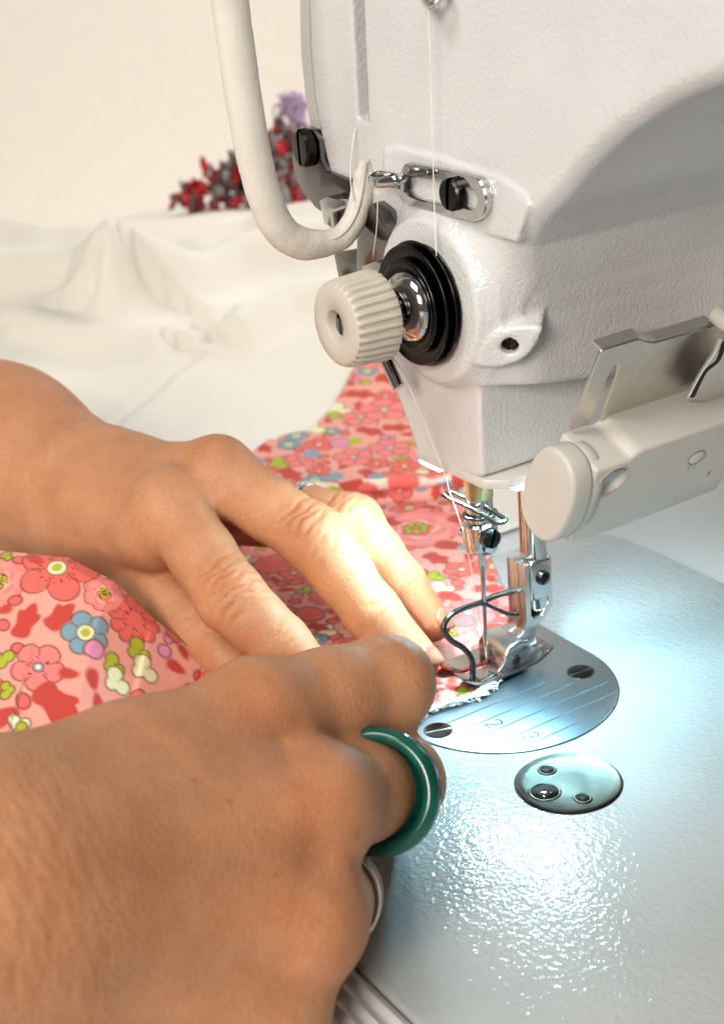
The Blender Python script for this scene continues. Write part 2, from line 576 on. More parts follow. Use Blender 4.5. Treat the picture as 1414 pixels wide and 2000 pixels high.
# bed: slab with a rounded back corner, a real pocket for the needle plate is left by the plate's bevel
BY0, BY1, BX0 = -9.18, 7.72, -4.95
bp = [(BX0, BY0), (40, BY0), (40, BY1)]
for a in np.linspace(90, 180, 9):
    bp.append((BX0 + 2.0 + 2.0 * math.cos(math.radians(a)), BY1 - 2.0 + 2.0 * math.sin(math.radians(a))))
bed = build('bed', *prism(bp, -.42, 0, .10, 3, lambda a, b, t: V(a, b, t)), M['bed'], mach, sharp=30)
gp = [(p[0] - .16 if p[0] < 0 else p[0], p[1] + (.16 if p[1] > 0 else .0)) for p in bp]
build('gasket', *prism(gp, -.46, -.13, .03, 1, lambda a, b, t: V(a, b, t)), M['gasket'], bed, sharp=30)

# needle plate
PC = V(1.47, -.72); PR = 2.95
pp = [(-4.5, PC[1] - PR)]
for a in np.linspace(-90, 90, 49):
    pp.append((PC[0] + PR * math.cos(math.radians(a)), PC[1] + PR * math.sin(math.radians(a))))
pp.append((-4.5, PC[1] + PR))
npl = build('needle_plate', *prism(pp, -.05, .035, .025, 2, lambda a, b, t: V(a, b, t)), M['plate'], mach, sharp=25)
gpo = [(a - (0 if a < -4 else 0), b) for a, b in pp]
gap = np.array(pp); gap = PC + (gap - PC) * (1 + .03 / PR)
build('plate_gap', *prism([tuple(q) for q in gap], -.05, .006, 0, 1, lambda a, b, t: V(a, b, t)), M['hole'], mach, smooth=False)
def seg(x, y0, y1, w=.027):
    return rbox((x, (y0 + y1) / 2, .034), (w, (y1 - y0) / 2, .004), 0)
lines = [(1.455, -3.0, -.9), (1.955, -2.85, .35), (2.455, -2.65, .85), (2.955, -3.2, 1.55), (3.455, -2.75, 1.4), (3.955, -2.1, .9)]
for (x, a, b) in lines:
    build('guide_line', *seg(x, a, b), M['ink'], npl, smooth=False)
def strokes(pts, w=.030):
    return tube(pts, w, 6, flat=.35)
def digit(name, cx, cy, h, pl):
    pts = catmull([V(cx + a * h, cy + b * h, .038) for a, b in pl], 6)
    build(name, *strokes(pts), M['ink'], npl)
digit('digit_two', 2.70, -1.84, .40, [(-.28, .28), (-.20, .46), (.05, .52), (.27, .36), (.20, .10), (-.05, -.20), (-.28, -.48), (-.25, -.49), (.0, -.49), (.30, -.49)])
digit('digit_three', 3.70, -1.52, .40, [(-.26, .36), (-.05, .52), (.24, .36), (.16, .08), (-.06, .03), (.20, -.06), (.28, -.30), (.05, -.52), (-.28, -.38)])
for q, sd in (((856, 1427), (.35, 1, 0)), ((1133.6, 1312.6), (.1, 1, 0))):
    c = U(*q, z=.03)
    build('screw_recess', *lathe([(.36, -.05), (.36, .012), (.33, .012), (.33, -.04)], V(c[0], c[1], .03), (0, 0, 1), 32), M['dark_chrome'], npl, sharp=30)
    screw('plate_screw', V(c[0], c[1], .012), (0, 0, 1), .32, .055, M['black' if q[0] > 1000 else 'dark_chrome'], npl, sd, dome=.3)

# round cap in the bed with three holes
CC = V(5.76, -2.09); CR = 1.18
cap = build('round_cap', *lathe([(CR, -.06), (CR, .02), (CR - .03, .035), (CR - .10, .012), (CR - .18, -.020), (.4, -.022), (0, -.022)], V(CC[0], CC[1], .035), (0, 0, 1), 72), M['cap'], mach, sharp=40)
build('seat_ring', *lathe([(CR + .045, -.05), (CR + .045, .012), (CR + .005, .012), (CR + .005, -.05)], V(CC[0], CC[1], 0), (0, 0, 1), 72), M['hole'], cap)
for px, py, r in ((1068, 1506, .15), (1138, 1561, .14), (1064, 1549, .30)):
    c = U(px, py, z=-.01)
    build('hole_rim', *lathe([(r + .08, -.012), (r + .05, .022), (r + .01, .010), (r, -.012)], V(c[0], c[1], .022), (0, 0, 1), 28), M['cap'], cap)
    build('hole', *lathe([(r + .012, 0), (0, .001)], V(c[0], c[1], .018), (0, 0, 1), 28), M['hole'], cap)
    if r > .2:
        build('inner_screw', *lathe([(.17, 0), (.16, .03), (.08, .06), (0, .065)], V(c[0] + .05, c[1] - .03, .016), (0, 0, 1), 24), M['dark_chrome'], cap)

# head casting ---------------------------------------------------------------
def F2(px, py, y=YF):
    q = U(px, py, y=y); return (q[0], q[2])
seam = [F2(602, -160), F2(603, 0), F2(606, 100), F2(615, 200), F2(628, 270), F2(646, 345), F2(690, 460), F2(735, 600), F2(756, 690)]
left = [F2(583, -160), F2(583, 0), F2(585, 100), F2(594, 190), F2(606, 262), F2(628, 350)]
arc = [F2(1414, 160), F2(1300, 205), F2(1200, 272), F2(1130, 338), F2(1080, 398), F2(1035, 445), F2(1005, 492)]
arc = [tuple(q[:2]) for q in catmull(np.array([(a, b, 0) for a, b in arc]), 4)]
X_R = 2.7
body_poly = seam + [(-1.6, 8.0), (0.2, 7.7), (X_R, 7.7), (X_R + .01, 9.2), (X_R + .08, 9.9), (X_R + .22, 10.5), (X_R + .42, 11.05)] + arc[::-1]
body_poly = [p for p in body_poly]
ax_, az_ = arc[0]
body_poly += [(ax_ + 1.3, az_ + .38), (ax_ + 2.6, az_ + .66), (ax_ + 4.5, az_ + .9), (ax_ + 7, az_ + 1.0), (ax_ + 7, 21.5), (seam[0][0], 21.5)]
body_poly = np.array(body_poly)
nose_poly = np.array([(-2.0, 9.5), F2(750, 700), F2(793, 820), F2(815, 884), F2(842, 905), (1.60, 5.98), (1.80, 6.06), (1.86, 8.0), (1.86, 9.5)])
KX, KZ = 0.60, 10.12                         # tension axis
pad_poly = np.array([F2(*q) for q in ((752, 292), (778, 287), (860, 306), (985, 348), (1028, 378), (1037, 402), (1012, 474), (940, 452), (800, 408), (752, 330))])
slot_poly = np.array([F2(*q) for q in ((684, -160), (709, -160), (709, 0), (719, 237), (698, 234), (686, 0))])
sb = U(990, 683, y=-1.25)
SBN = nrm(V(.62, -.78, -.05))
def sstep(t): t = np.clip(t, 0, 1); return t * t * (3 - 2 * t)
LA, LB = U(934, 712, y=-1.5), U(1058, 638, y=-.55)
LC = (LA + LB) / 2
SBN = nrm(np.cross(LB - LA, np.cross(V(.62, -.74, -.22), LB - LA)))
sb = LC + .0 * SBN
LU = nrm(LB - LA); LT = np.cross(LU, SBN); LL = np.linalg.norm(LB - LA) / 2 * 1.02
def head_sdf(p):
    x, y, z = p[:, 0], p[:, 1], p[:, 2]
    p2 = p[:, [0, 2]]
    # the edge towards the throat is rounder low down, the edge at the seam is crisp
    rad = .07 + .36 * sstep((x + 3.6) / 2.0) + .80 * sstep((12.8 - z) / 3.6) * sstep((x + .2) / 1.6)
    d = slab(poly_sdf(p2, body_poly), y - 3.6, 3.6 - YF, rad)
    # rounded lower rim of the casting
    d = smax(d, -(z - (8.40 - .14 * (y - YF))) * .98, .14)
    # tension boss
    k = np.hypot(x - KX, z - KZ)
    boss = np.maximum(np.maximum(k - (1.72 + .50 * np.clip((y + 1.9) / .9, 0, .8)), -(y + 1.62)), y + .8)
    d = smin(d, boss, .55)
    # screw lug
    w_ = p - LC
    a = w_ @ SBN; uu = (w_ @ LU) / LL; tt = w_ @ LT
    wid = .40 * np.clip(1 - uu * uu, 0, 1) + .001
    lug = np.maximum(np.maximum(np.abs(tt) - wid, (np.abs(uu) - 1) * LL), np.maximum(a - .06, -a - .7))
    d = smin(d, lug * .8, .16)
    # machined pad for the slotted guide
    pad = slab(poly_sdf(p2, pad_poly), y - (YF + .2), .27, .03)
    d = smin(d, pad, .05)
    # nose
    n = slab(poly_sdf(p2, nose_poly), y - 1.35, 1.35 - YF, .055)
    d = smin(d, n, .12)
    # take-up lever slot
    sl = slab(poly_sdf(p2, slot_poly), y - (YF + 1.0), 1.9, .02)
    d = smax(d, -sl, .05)
    # screw hole in the lug
    r = np.linalg.norm(np.cross(w_, SBN), axis=1)
    d = smax(d, -np.maximum(r - .20, -a - .35), .04)
    return d
v, f = surfnet(head_sdf, (-6, YF - .75, 5.6), (13.5, 8.6, 18.2), .08, newton=2)
head = build('head', v, f, M['head'], mach)
# face plate on the far end, seen as a thin strip past the seam
fp = left + seam[5::-1]
fpp = [(a - (.035 if (a, b) in seam else 0), b) for a, b in fp]
fpp = left + [(a - .05, b) for a, b in seam[5::-1]]
build('face_plate', *prism(fpp, YF + .02, 4.0, .05, 2, lambda a, b, t: V(a, t, b)), M['smooth_paint'], mach, sharp=30)
# thin dark joint behind the seam
jp = [(a - .06, b) for a, b in seam[:6]] + [(a + .06, b) for a, b in seam[5::-1]]
build('seam_joint', *prism(jp, YF + .32, 3.5, 0, 1, lambda a, b, t: V(a, t, b)), M['hole'], mach, smooth=False)
lugs = screw('lug_screw', sb - SBN * .26, SBN, .19, .12, M['black'], head, (0, 0, 1))

# small guide stub at the top of the face
tg = U(842, -8, y=YF - .25)
build('upper_thread_guide', *tube(catmull([U(812, -40, y=YF), U(825, -10, y=YF - .35), U(843, 10, y=YF - .5), U(862, -8, y=YF - .35), U(872, -40, y=YF)], 6), .10, 10), M['steel'], mach)

# LED strips under the nose ----------------------------------------------------
ledf = empty('led_lamp', (0, 0, 0)); bpy.data.objects.remove(ledf)
led = build('led_lamp', *prism([(-.9, YF - .03), (1.86, YF - .03), (2.26, -.75), (2.26, 1.0), (1.86, 2.2), (1.2, 2.2), (1.1, 0.2), (-.9, -.3)], 5.74, 5.99, .05, 2, lambda a, b, t: V(a, b, t)), M['smooth_paint'], mach, sharp=30)
for (cx, cy, hx, hy, k) in ((-.45, -.92, .42, .24, 'led'), (1.82, .10, .40, .62, 'led_side')):
    st = build('led_strip', *rbox((cx, cy, 5.612), (hx - .05, hy - .05, .012), 0), M[k], led, smooth=False)
    build('diffuser', *rbox((cx, cy, 5.71), (hx, hy, .085), .03), M['led_rim'], led)
# needle bar group ------------------------------------------------------------
nb = build('needle_bar', *lathe([(.36, 4.9), (.36, 7.0)], V(NX, NY, 0), (0, 0, 1), 32), M['bronze'], mach, sharp=30)
clamp = build('needle_clamp', *lathe([(.10, 3.42), (.34, 3.42), (.40, 3.48), (.43, 3.60), (.43, 4.18), (.38, 4.24), (.34, 4.27), (.34, 4.9), (.1, 4.9)], V(NX, NY, 0), (0, 0, 1), 40), M['chrome'], nb, sharp=30)
sa = nrm(V(1, -.15, .05))
screw('clamp_screw', V(NX, NY, 3.92) + sa * .40, sa, .25, .26, M['black'], nb, (.1, .4, 1))
build('clamp_collar', *lathe([(.27, 0), (.27, .10)], V(NX, NY, 3.92) + sa * .34, sa, 24), M['chrome'], nb, sharp=30)
# wire thread guides on the clamp
c0 = V(NX, NY, 4.72) + .36 * V(.81, -.59, 0)
gd = nrm(V(-1, -.08, 0)); gs = V(-gd[1], gd[0], 0)
L0, W0 = 1.22, .15
loop = [c0 + gd * (L0 - .12 + .14 * math.sin(a)) + gs * W0 * math.cos(a) + V(0, 0, .05) for a in np.linspace(0, math.pi, 7)]
loop += [c0 - gs * W0] + [c0 - gd * (.72 + .14 * math.sin(a)) - gs * W0 * math.cos(a) - V(0, 0, .10) for a in np.linspace(0, math.pi, 7)] + [c0 + gs * W0]
build('wire_guide', *tube(catmull(loop, 5, True), .062, 10, closed=True), M['wire'], nb)
ring = [V(NX, NY, 4.42) + .40 * (gd * math.cos(a) + gs * math.sin(a)) + V(0, 0, -.03 * math.cos(a)) for a in np.linspace(.3, 2 * math.pi - .9, 22)]
build('wire_guide', *tube(np.array(ring), .055, 10), M['wire'], nb)
gl = V(NX, NY, 3.92) + nrm(V(-.75, -.66, 0)) * .42
build('thread_eye', *lathe([(.08, -.14), (.13, -.1), (.13, .1), (.08, .14)], gl, (0, 0, 1), 16), M['chrome'], nb)
needle = build('needle', *lathe([(0.004, -.55), (.03, -.25), (.042, 0), (.045, 1.2), (.052, 1.6), (.062, 2.2), (.075, 2.85), (.105, 2.95), (.105, 3.5)], V(NX, NY, 0), (0, 0, 1), 24), M['chrome'], nb, sharp=35)

# presser foot ---------------------------------------------------------------
bar = U(1042, 1068, x=.5)
pb = build('presser_bar', *lathe([(.33, 1.35), (.36, 1.40), (.36, 7.5)], V(.5, bar[1], 0), (0, 0, 1), 32), M['chrome'], mach, sharp=30)
pf = empty('presser_foot_tmp', (0, 0, 0)); bpy.data.objects.remove(pf)
XF = .87
def S2(px, py): q = U(px, py, x=XF); return (q[1], q[2])
y0, z0 = S2(1024, 1107); y1, z1 = S2(1077, 1085)
zt = (z0 + z1) / 2
# shank: a channel that wraps the presser bar
sh_poly = [(y0, zt), (y1, zt), (y1, 1.40), (y1 - .28, 1.10), (y1 - .55, .95), (y1 - .62, .70), (y1 - .58, .5), (y0 - .42, .5), (y0 - .50, .70), (y0 - .30, .82), (y0 - .08, .98), (y0, 1.25)]
foot = build('presser_foot', *prism(sh_poly, .13, .52, .03, 2, lambda a, b, t: V(t, a, b)), M['steel'], mach, sharp=30)
ft = MB()
# near side of the channel: two cheeks and the lower web, leaving an open slot with the bar inside
ft.add(*prism([(y0, zt), (y0 + .15, zt), (y0 + .17, 1.35), (y0 + .26, 1.22), (y0 + .5, 1.26), (y1 - .14, 1.55), (y1 - .12, zt), (y1, zt), (y1, 1.40), (y1 - .28, 1.10), (y1 - .55, .95), (y1 - .62, .70), (y1 - .58, .5), (y0 - .42, .5), (y0 - .50, .70), (y0 - .30, .82), (y0 - .08, .98), (y0, 1.25)], .525, .87, .025, 2, lambda a, b, t: V(t, a, b)))
ft.build('shank_channel', M['steel'], foot, sharp=30)
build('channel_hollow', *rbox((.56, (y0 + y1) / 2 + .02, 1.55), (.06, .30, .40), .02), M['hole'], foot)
cl = U(1060, 1128, x=.93)
build('clamp_block', *rbox((.66, (y0 + y1) / 2 + .06, (zt + 1.72) / 2), (.24, .33, (zt - 1.72) / 2 + .02), .08, 3), M['chrome'], foot, sharp=30)
build('shank_screw', *lathe([(.20, -.1), (.20, .06), (.16, .13), (.06, .17), (0, .175)], V(.90, cl[1], cl[2]), (1, 0, 0), 28), M['black'], foot)
# hinge block with its pin
hy = y0 - .60
build('hinge_block', *prism([(hy - .28, .18), (hy + .42, .18), (hy + .60, .50), (hy + .55, .80), (hy + .25, .88), (hy - .12, .82), (hy - .30, .60)], -.10, 1.08, .10, 3, lambda a, b, t: V(t, a, b)), M['steel'], foot, sharp=30)
build('hinge_pin', *lathe([(.135, -.02), (.135, .05), (.10, .07), (0, .07)], V(1.08, hy + .04, .42), (1, 0, 0), 24), M['dark_chrome'], foot, sharp=30)
# sole: toes and heel turned up, needle slot between the toes
def sole_z(y):
    return .17 + .55 * max(0, -y - .95) ** 1.6 + .55 * max(0, y - .55) ** 1.7
def strip(xa, xb, ya, yb, n=18, th=.075, wav=0):
    vv = []; ff = []
    for i, y in enumerate(np.linspace(ya, yb, n)):
        t = i / (n - 1); z = sole_z(y)
        r = 0.0
        if y < -1.1: r = .22 * min(1, (-1.1 - y) / .45) ** 2
        for x, zz in ((xa + r * (xb - xa), z), (xb - r * (xb - xa), z), (xb - r * (xb - xa), z + th), (xa + r * (xb - xa), z + th)):
            vv.append((x, y, zz))
    for i in range(n - 1):
        for k in range(4):
            l = (k + 1) % 4
            ff.append((i * 4 + k, i * 4 + l, (i + 1) * 4 + l, (i + 1) * 4 + k))
    ff.append((3, 2, 1, 0)); e = (n - 1) * 4; ff.append((e, e + 1, e + 2, e + 3))
    return vv, ff
sole = MB(); sole.add(*strip(.60, 1.28, -1.62, 1.2)); sole.add(*strip(-.28, .34, -1.55, 1.15)); sole.add(*strip(.335, .605, .05, 1.1))
sole.build('sole', M['chrome'], foot, sharp=35)
# cheek of the sole that carries the pin
build('sole_cheek', *prism([(hy - .55, .22), (hy + 1.05, .22), (hy + .85, .42), (hy + .55, .62), (hy + .25, .74), (hy - .10, .70), (hy - .26, .50), (hy - .40, .34)], .96, 1.07, .02, 2, lambda a, b, t: V(t, a, b)), M['steel'], foot, sharp=30)

# wire finger guard
gw = [U(1000, 1155, x=.30), U(970, 1163, x=.35), U(938, 1177, x=.45), U(900, 1190, x=.6), U(876, 1205, x=.7), U(866, 1228, x=.8), U(880, 1250, x=.85), U(905, 1266, x=.9),
      U(921, 1288, x=1.0), U(923, 1315, x=1.05), U(923, 1334, x=1.1), U(940, 1332, x=1.1), U(968, 1318, x=1.1)]
gd_ = build('finger_guard', *tube(catmull(gw, 8), .078, 12), M['wire'], mach)
build('guard_leg', *tube(catmull([U(1012, 1200, x=.80), U(992, 1199, x=.75), U(970, 1190, x=.65), U(948, 1180, x=.50), U(930, 1180, x=.46)], 8), .055, 10), M['wire'], gd_)

# thread tension ----------------------------------------------------------------
AX = V(0, -1, 0)
T0 = V(KX, 0, KZ)
tens = build('thread_tension', *lathe([(1.35, 1.45), (1.35, 1.66), (1.30, 1.70), (.3, 1.70)], T0, AX, 64), M['dark_chrome'], mach, sharp=30)
build('tension_disc', *lathe([(.3, 1.70), (1.20, 1.72), (1.40, 1.80), (1.45, 1.84), (1.40, 1.86), (1.15, 1.80), (.3, 1.80)], T0, AX, 72), M['black'], tens)
build('tension_disc', *lathe([(.3, 1.86), (1.12, 1.90), (1.34, 2.00), (1.39, 2.05), (1.36, 2.08), (1.12, 1.99), (.95, 2.02), (.9, 2.05), (.3, 2.06)], T0, AX, 72), M['black'], tens)
build('retaining_ring', *lathe([(.86, 2.04), (1.05, 2.08), (1.10, 2.14), (1.05, 2.19), (.92, 2.17), (.82, 2.10)], T0, AX, 64), M['black'], tens)
build('spring_cup', *lathe([(.84, 2.06), (.82, 2.20), (.72, 2.34), (.50, 2.44), (.30, 2.46)], T0, AX, 64), M['chrome'], tens)
cc = []
for i in range(96):
    a = i / 95 * 2 * math.pi * 3.1; t = 2.46 + .52 * i / 95; r = .46 - .10 * i / 95
    cc.append(T0 + AX * t + V(math.cos(a) * r, 0, math.sin(a) * r))
build('tension_spring', *tube(np.array(cc), .055, 8), M['dark_chrome'], tens)
build('tension_stud', *lathe([(.26, 2.2), (.26, 3.5), (.1, 3.5)], T0, AX, 32), M['dark_chrome'], tens, sharp=30)
def ribs(r, t, th):
    if 3.0 < t < 4.0 and r > .9: return r + .050 * max(-.8, min(.6, 1.8 * math.cos(th * 30)))
    return r
kp = [(.30, 2.92), (.80, 2.92), (.98, 2.97), (1.02, 3.02), (1.0, 3.25), (.985, 3.5), (.965, 3.85), (.955, 3.97), (.93, 4.07), (.86, 4.12), (.36, 4.12), (.33, 4.09), (.33, 3.7)]
build('knob', *lathe(kp, T0, AX, 240, ribs), M['knob'], tens, sharp=50)
build('knob_socket', *lathe([(.33, 3.86), (0, 3.86)], T0, AX, 32), M['hole'], tens)
build('stud_tip', *lathe([(.20, 3.82), (.20, 3.98), (.17, 4.00), (0, 4.00)], T0 + V(.03, 0, -.05), AX, 24), M['dark_chrome'], tens, sharp=30)
build('stud_slot', *rbox(T0 + AX * 4.00 + V(.03, 0, -.05), (.03, .01, .17), 0), M['hole'], tens)
# stop pin under the knob
pa, pbt = U(752, 700, y=-2.2), U(779, 758, y=-2.2)
dv = nrm(pbt - pa)
build('stop_pin', *lathe([(.15, -.6), (.15, np.linalg.norm(pbt - pa) - .03), (.12, np.linalg.norm(pbt - pa) + .01), (0, np.linalg.norm(pbt - pa) + .01)], pa, dv, 28), M['chrome'], mach, sharp=30)
# check-spring regulator: dark curved plate behind the knob
yq = YF - .10
rp = [U(*q, y=yq) for q in ((728, 400), (742, 392), (768, 412), (790, 448), (797, 482), (775, 520), (745, 552), (712, 560), (702, 520), (704, 468), (718, 430))]
build('spring_regulator', *prism([(q[0], q[2]) for q in rp], YF - .22, YF + .05, .05, 2, lambda a, b, t: V(a, t, b)), M['dark_chrome'], mach, sharp=30)
rq = [U(*q, y=yq) for q in ((724, 516), (752, 506), (772, 528), (760, 560), (738, 575), (722, 556))]
build('regulator_block', *prism([(q[0], q[2]) for q in rq], YF - .36, YF - .215, .03, 2, lambda a, b, t: V(a, t, b)), M['nickel'], mach, sharp=30)

# slotted guide bracket with its screw
yb = YF - .10
def B2(*q): r = U(*q, y=yb); return (r[0], r[2])
oc = [B2(798, 322), B2(812, 318), B2(930, 342), B2(952, 358), B2(961, 388), B2(955, 418), B2(938, 430), B2(920, 428), B2(812, 400), B2(796, 385), B2(790, 350)]
ic = [B2(808, 342), B2(918, 362), B2(938, 374), B2(942, 392), B2(934, 406), B2(916, 404), B2(810, 380)]
def ringplate(oc, ic, t0, t1, place, n=72, bevel=.03):
    def resample(p, closed=True):
        p = catmull(np.array([(a, b, 0) for a, b in p]), 10, True)[:, :2]
        c = p.mean(0)
        return p, c
    po, _ = resample(oc); pi_, _ = resample(ic)
    c = np.array(ic).mean(0)
    def at(p):
        s = np.r_[0, np.cumsum(np.linalg.norm(np.diff(np.r_[p, p[:1]], axis=0), axis=1))]
        start = np.argmin(p[:, 0]); p = np.roll(p, -start, 0)
        s = np.r_[0, np.cumsum(np.linalg.norm(np.diff(np.r_[p, p[:1]], axis=0), axis=1))]
        q = np.r_[p, p[:1]]; tt = np.linspace(0, s[-1], n, endpoint=False)
        return np.stack([np.interp(tt, s, q[:, 0]), np.interp(tt, s, q[:, 1])], 1)
    A, Bq = at(po), at(pi_)
    def inset(p, other, k):
        d = other - p; return p + d / np.linalg.norm(d, axis=1)[:, None] * k
    loops = [(A, t0), (A, t1 - bevel), (inset(A, Bq, bevel), t1), (inset(Bq, A, bevel), t1), (Bq, t1 - bevel), (Bq, t0)]
    v = []; f = []
    for p, t in loops:
        for q in p: v.append(place(q[0], q[1], t))
    m = len(loops)
    for i in range(m):
        j = (i + 1) % m
        for k in range(n):
            l = (k + 1) % n
            f.append((i * n + k, i * n + l, j * n + l, j * n + k))
    v = np.array(v)
    bm = bmesh.new(); bv = [bm.verts.new(q) for q in v]
    for q in f: bm.faces.new([bv[i] for i in q])
    bmesh.ops.recalc_face_normals(bm, faces=bm.faces)
    bm.verts.index_update(); f = [tuple(x.index for x in q.verts) for q in bm.faces]; bm.free()
    return v, f
tgd = build('thread_guide', *ringplate(oc, ic, -YF + .075, -YF + .26, lambda a, b, t: V(a, -t, b)), M['chrome'], mach, sharp=40)
lp = [U(798, 352, y=YF - .18), U(788, 358, y=YF - .30), U(770, 352, y=YF - .5), U(742, 348, y=YF - .62), U(726, 352, y=YF - .75)]
lv = catmull(np.array(lp), 6)
band = MB()
bvv = []; bff = []
for i, p in enumerate(lv):
    t = nrm(lv[min(i + 1, len(lv) - 1)] - lv[max(i - 1, 0)])
    nn_ = nrm(np.cross(t, V(0, 0, 1)))
    for a, b in ((-.17, -.035), (.17, -.035), (.17, .035), (-.17, .035)):
        bvv.append(p + V(0, 0, 1) * a + nn_ * b)
for i in range(len(lv) - 1):
    for k in range(4):
        l = (k + 1) % 4
        bff.append((i * 4 + k, i * 4 + l, (i + 1) * 4 + l, (i + 1) * 4 + k))
bff.append((3, 2, 1, 0)); e = (len(lv) - 1) * 4; bff.append((e, e + 1, e + 2, e + 3))
build('guide_arm', *(np.array(bvv), bff), M['chrome'], tgd, sharp=40)
hk = [U(728, 350, y=YF - .72), U(722, 352, y=YF - .85), U(730, 356, y=YF - 1.0), U(752, 356, y=YF - .95), U(775, 352, y=YF - .8), U(790, 345, y=YF - .55)]
build('guide_hook', *tube(catmull(hk, 6), .12, 10, flat=.35, hint=(0, 1, 0)), M['chrome'], tgd)
sc = U(886, 379, y=YF - .3)
screw('guide_screw', V(sc[0], YF - .26, sc[2]), (0, -1, 0), .36, .22, M['black'], tgd, (.1, 0, 1), dome=.1)

# chrome guide on the far edge with its black screw
y9 = YF - .06
def E2(*q): r = U(*q, y=y9); return (r[0], r[2])
ep = [E2(*q) for q in ((586, 258), (600, 247), (618, 252), (630, 275), (633, 312), (643, 334), (690, 352), (697, 372), (684, 392), (650, 424), (622, 404), (596, 372), (580, 336), (577, 300))]
fg = build('face_guide', *prism(ep, YF - .16, YF + .06, .03, 2, lambda a, b, t: V(a, t, b)), M['dark_chrome'], mach, sharp=30)
es = U(602, 288, y=YF - .2)
screw('face_guide_screw', V(es[0] - .02, YF - .17, es[2]), (-.12, -1, 0), .47, .28, M['black'], fg, (.0, 0, 1), dome=.08)
hq = [U(*q, y=YF - .35) for q in ((641, 388), (655, 380), (690, 388), (694, 402), (668, 412), (672, 446), (650, 432))]
build('face_guide_hook', *prism([(q[0], q[2]) for q in hq], YF - .62, YF - .16, .04, 2, lambda a, b, t: V(a, t, b)), M['chrome'], fg, sharp=30)
lq = [U(*q, y=YF - .1) for q in ((655, 492), (705, 484), (722, 500), (722, 548), (690, 562), (668, 560))]
build('lower_guide_plate', *prism([(q[0], q[2]) for q in lq], YF - .16, YF + .05, .03, 2, lambda a, b, t: V(a, t, b)), M['dark_chrome'], fg, sharp=30)

# padded take-up guard ------------------------------------------------------------
GX = -2.2
gpts = [U(432, -120, x=GX), U(449, 0, x=GX), U(470, 150, x=GX), U(491, 280, x=GX), U(516, 380, x=GX), U(545, 445, x=GX), U(585, 474, x=GX), U(630, 476, x=GX), U(668, 462, x=GX), U(694, 425, x=GX), U(707, 375, x=GX), U(712, 335, x=GX + .1), U(713, 312, x=GX + .15)]
gc = catmull(np.array(gpts), 14)
rr = np.interp(np.linspace(0, 1, len(gc)), [0, .08, .35, .52, .62, .80, .90, 1], [.42, .42, .41, .38, .30, .29, .25, .10])
gv, gf = tube(gc, rr, 28, flat=.9)
ph = np.linalg.norm(gv - np.repeat(gc, 28, 0), axis=1)
gv = gv + (gv - np.repeat(gc, 28, 0)) / np.maximum(ph, 1e-6)[:, None] * (rng.normal(0, .003, len(gv)) + .004 * np.sin(np.repeat(np.arange(len(gc)), 28) * .55 + np.tile(np.arange(28) * 2 * math.pi / 28, len(gc))))[:, None]
guard = build('take_up_guard', gv, gf, M['padding'], mach)
half = gc[int(len(gc) * .56):-6]
off = np.array([V(.0, -.10, .0)] * len(half))
build('tape_edge', *tube(half + V(.22, -.14, .12), np.linspace(.05, .06, len(half)), 8), M['padding'], guard)

# switch box and bracket ------------------------------------------------------------
TT = math.radians(26)
BV = V(-math.sin(TT), 0, -math.cos(TT)); BW = V(math.cos(TT), 0, -math.sin(TT)); BU_ = V(0, 1, 0)
BO = U(1167, 920, x=4.6)                    # upper near corner of the box face
def BP(a, b, c=0.0): return BO + BU_ * a + BV * b + BW * c
H_, L_, T_ = 2.4, 4.68, 1.35
outline = [(-.02, .0), (.95, .02), (1.16, -.16), (1.30, -.20), (6.2, -.2), (6.2, 1.9), (L_ + .15, H_ - .45), (L_, H_), (1.2, H_ + .08), (-.02, H_)]
box = build('switch_box', *prism(outline, -T_, 0, .09, 3, lambda a, b, t: BP(a, b, t)), M['plastic'], mach, sharp=35)
# end cap: an oval button
def ovl(a):
    r1, r2 = .78, 1.22
    return r1 * math.cos(a), r2 * math.sin(a)
capv = MB()
def superoval(n=40, sx=.80, sy=1.28):
    out = []
    for k in range(n):
        a = 2 * math.pi * k / n
        c, s = math.cos(a), math.sin(a)
        out.append((sx * np.sign(c) * abs(c) ** .85, sy * np.sign(s) * abs(s) ** .85))
    return out
cm = BP(0, 1.12, -.62)
tilt = V(-math.sin(TT), 0, -math.cos(TT))
capm = prism(superoval(), 0.0, .62, .12, 4, lambda a, b, t: cm + BW * a + BV * b - BU_ * (t + .02))
build('end_button', *capm, M['plastic'], box, sharp=50)
build('button_collar', *prism(superoval(40, .73, 1.2), -.3, .03, .02, 1, lambda a, b, t: cm + BW * a + BV * b - BU_ * t), M['plastic'], box, sharp=50)
# oval opening and small fittings on the face
def on_face(px, py, c=0.0):
    r = ray(px, py); t = ((BO - CAM) @ BW + c) / (r @ BW); return CAM + r * t
hc = on_face(1195, 941)
def carve(ob, v, f):
    me = bpy.data.meshes.new('cut'); me.from_pydata([tuple(q * S) for q in v], [], [tuple(q) for q in f]); me.update()
    c = bpy.data.objects.new('cut', me); col.objects.link(c)
    md = ob.modifiers.new('cut', 'BOOLEAN'); md.operation = 'DIFFERENCE'; md.object = c; md.solver = 'EXACT'
    bpy.context.view_layer.update()
    new = bpy.data.meshes.new_from_object(ob.evaluated_get(bpy.context.evaluated_depsgraph_get()))
    ob.modifiers.remove(md); ob.data = new; bpy.data.objects.remove(c)
    new.polygons.foreach_set('use_smooth', [True] * len(new.polygons)); new.set_sharp_from_angle(angle=math.radians(35))
carve(box, *prism([(.40 * math.cos(a), .36 * math.sin(a)) for a in np.linspace(0, 2 * math.pi, 32, endpoint=False)], -.55, .3, 0, 1, lambda a, b, t: hc + BU_ * a + BV * b + BW * t))
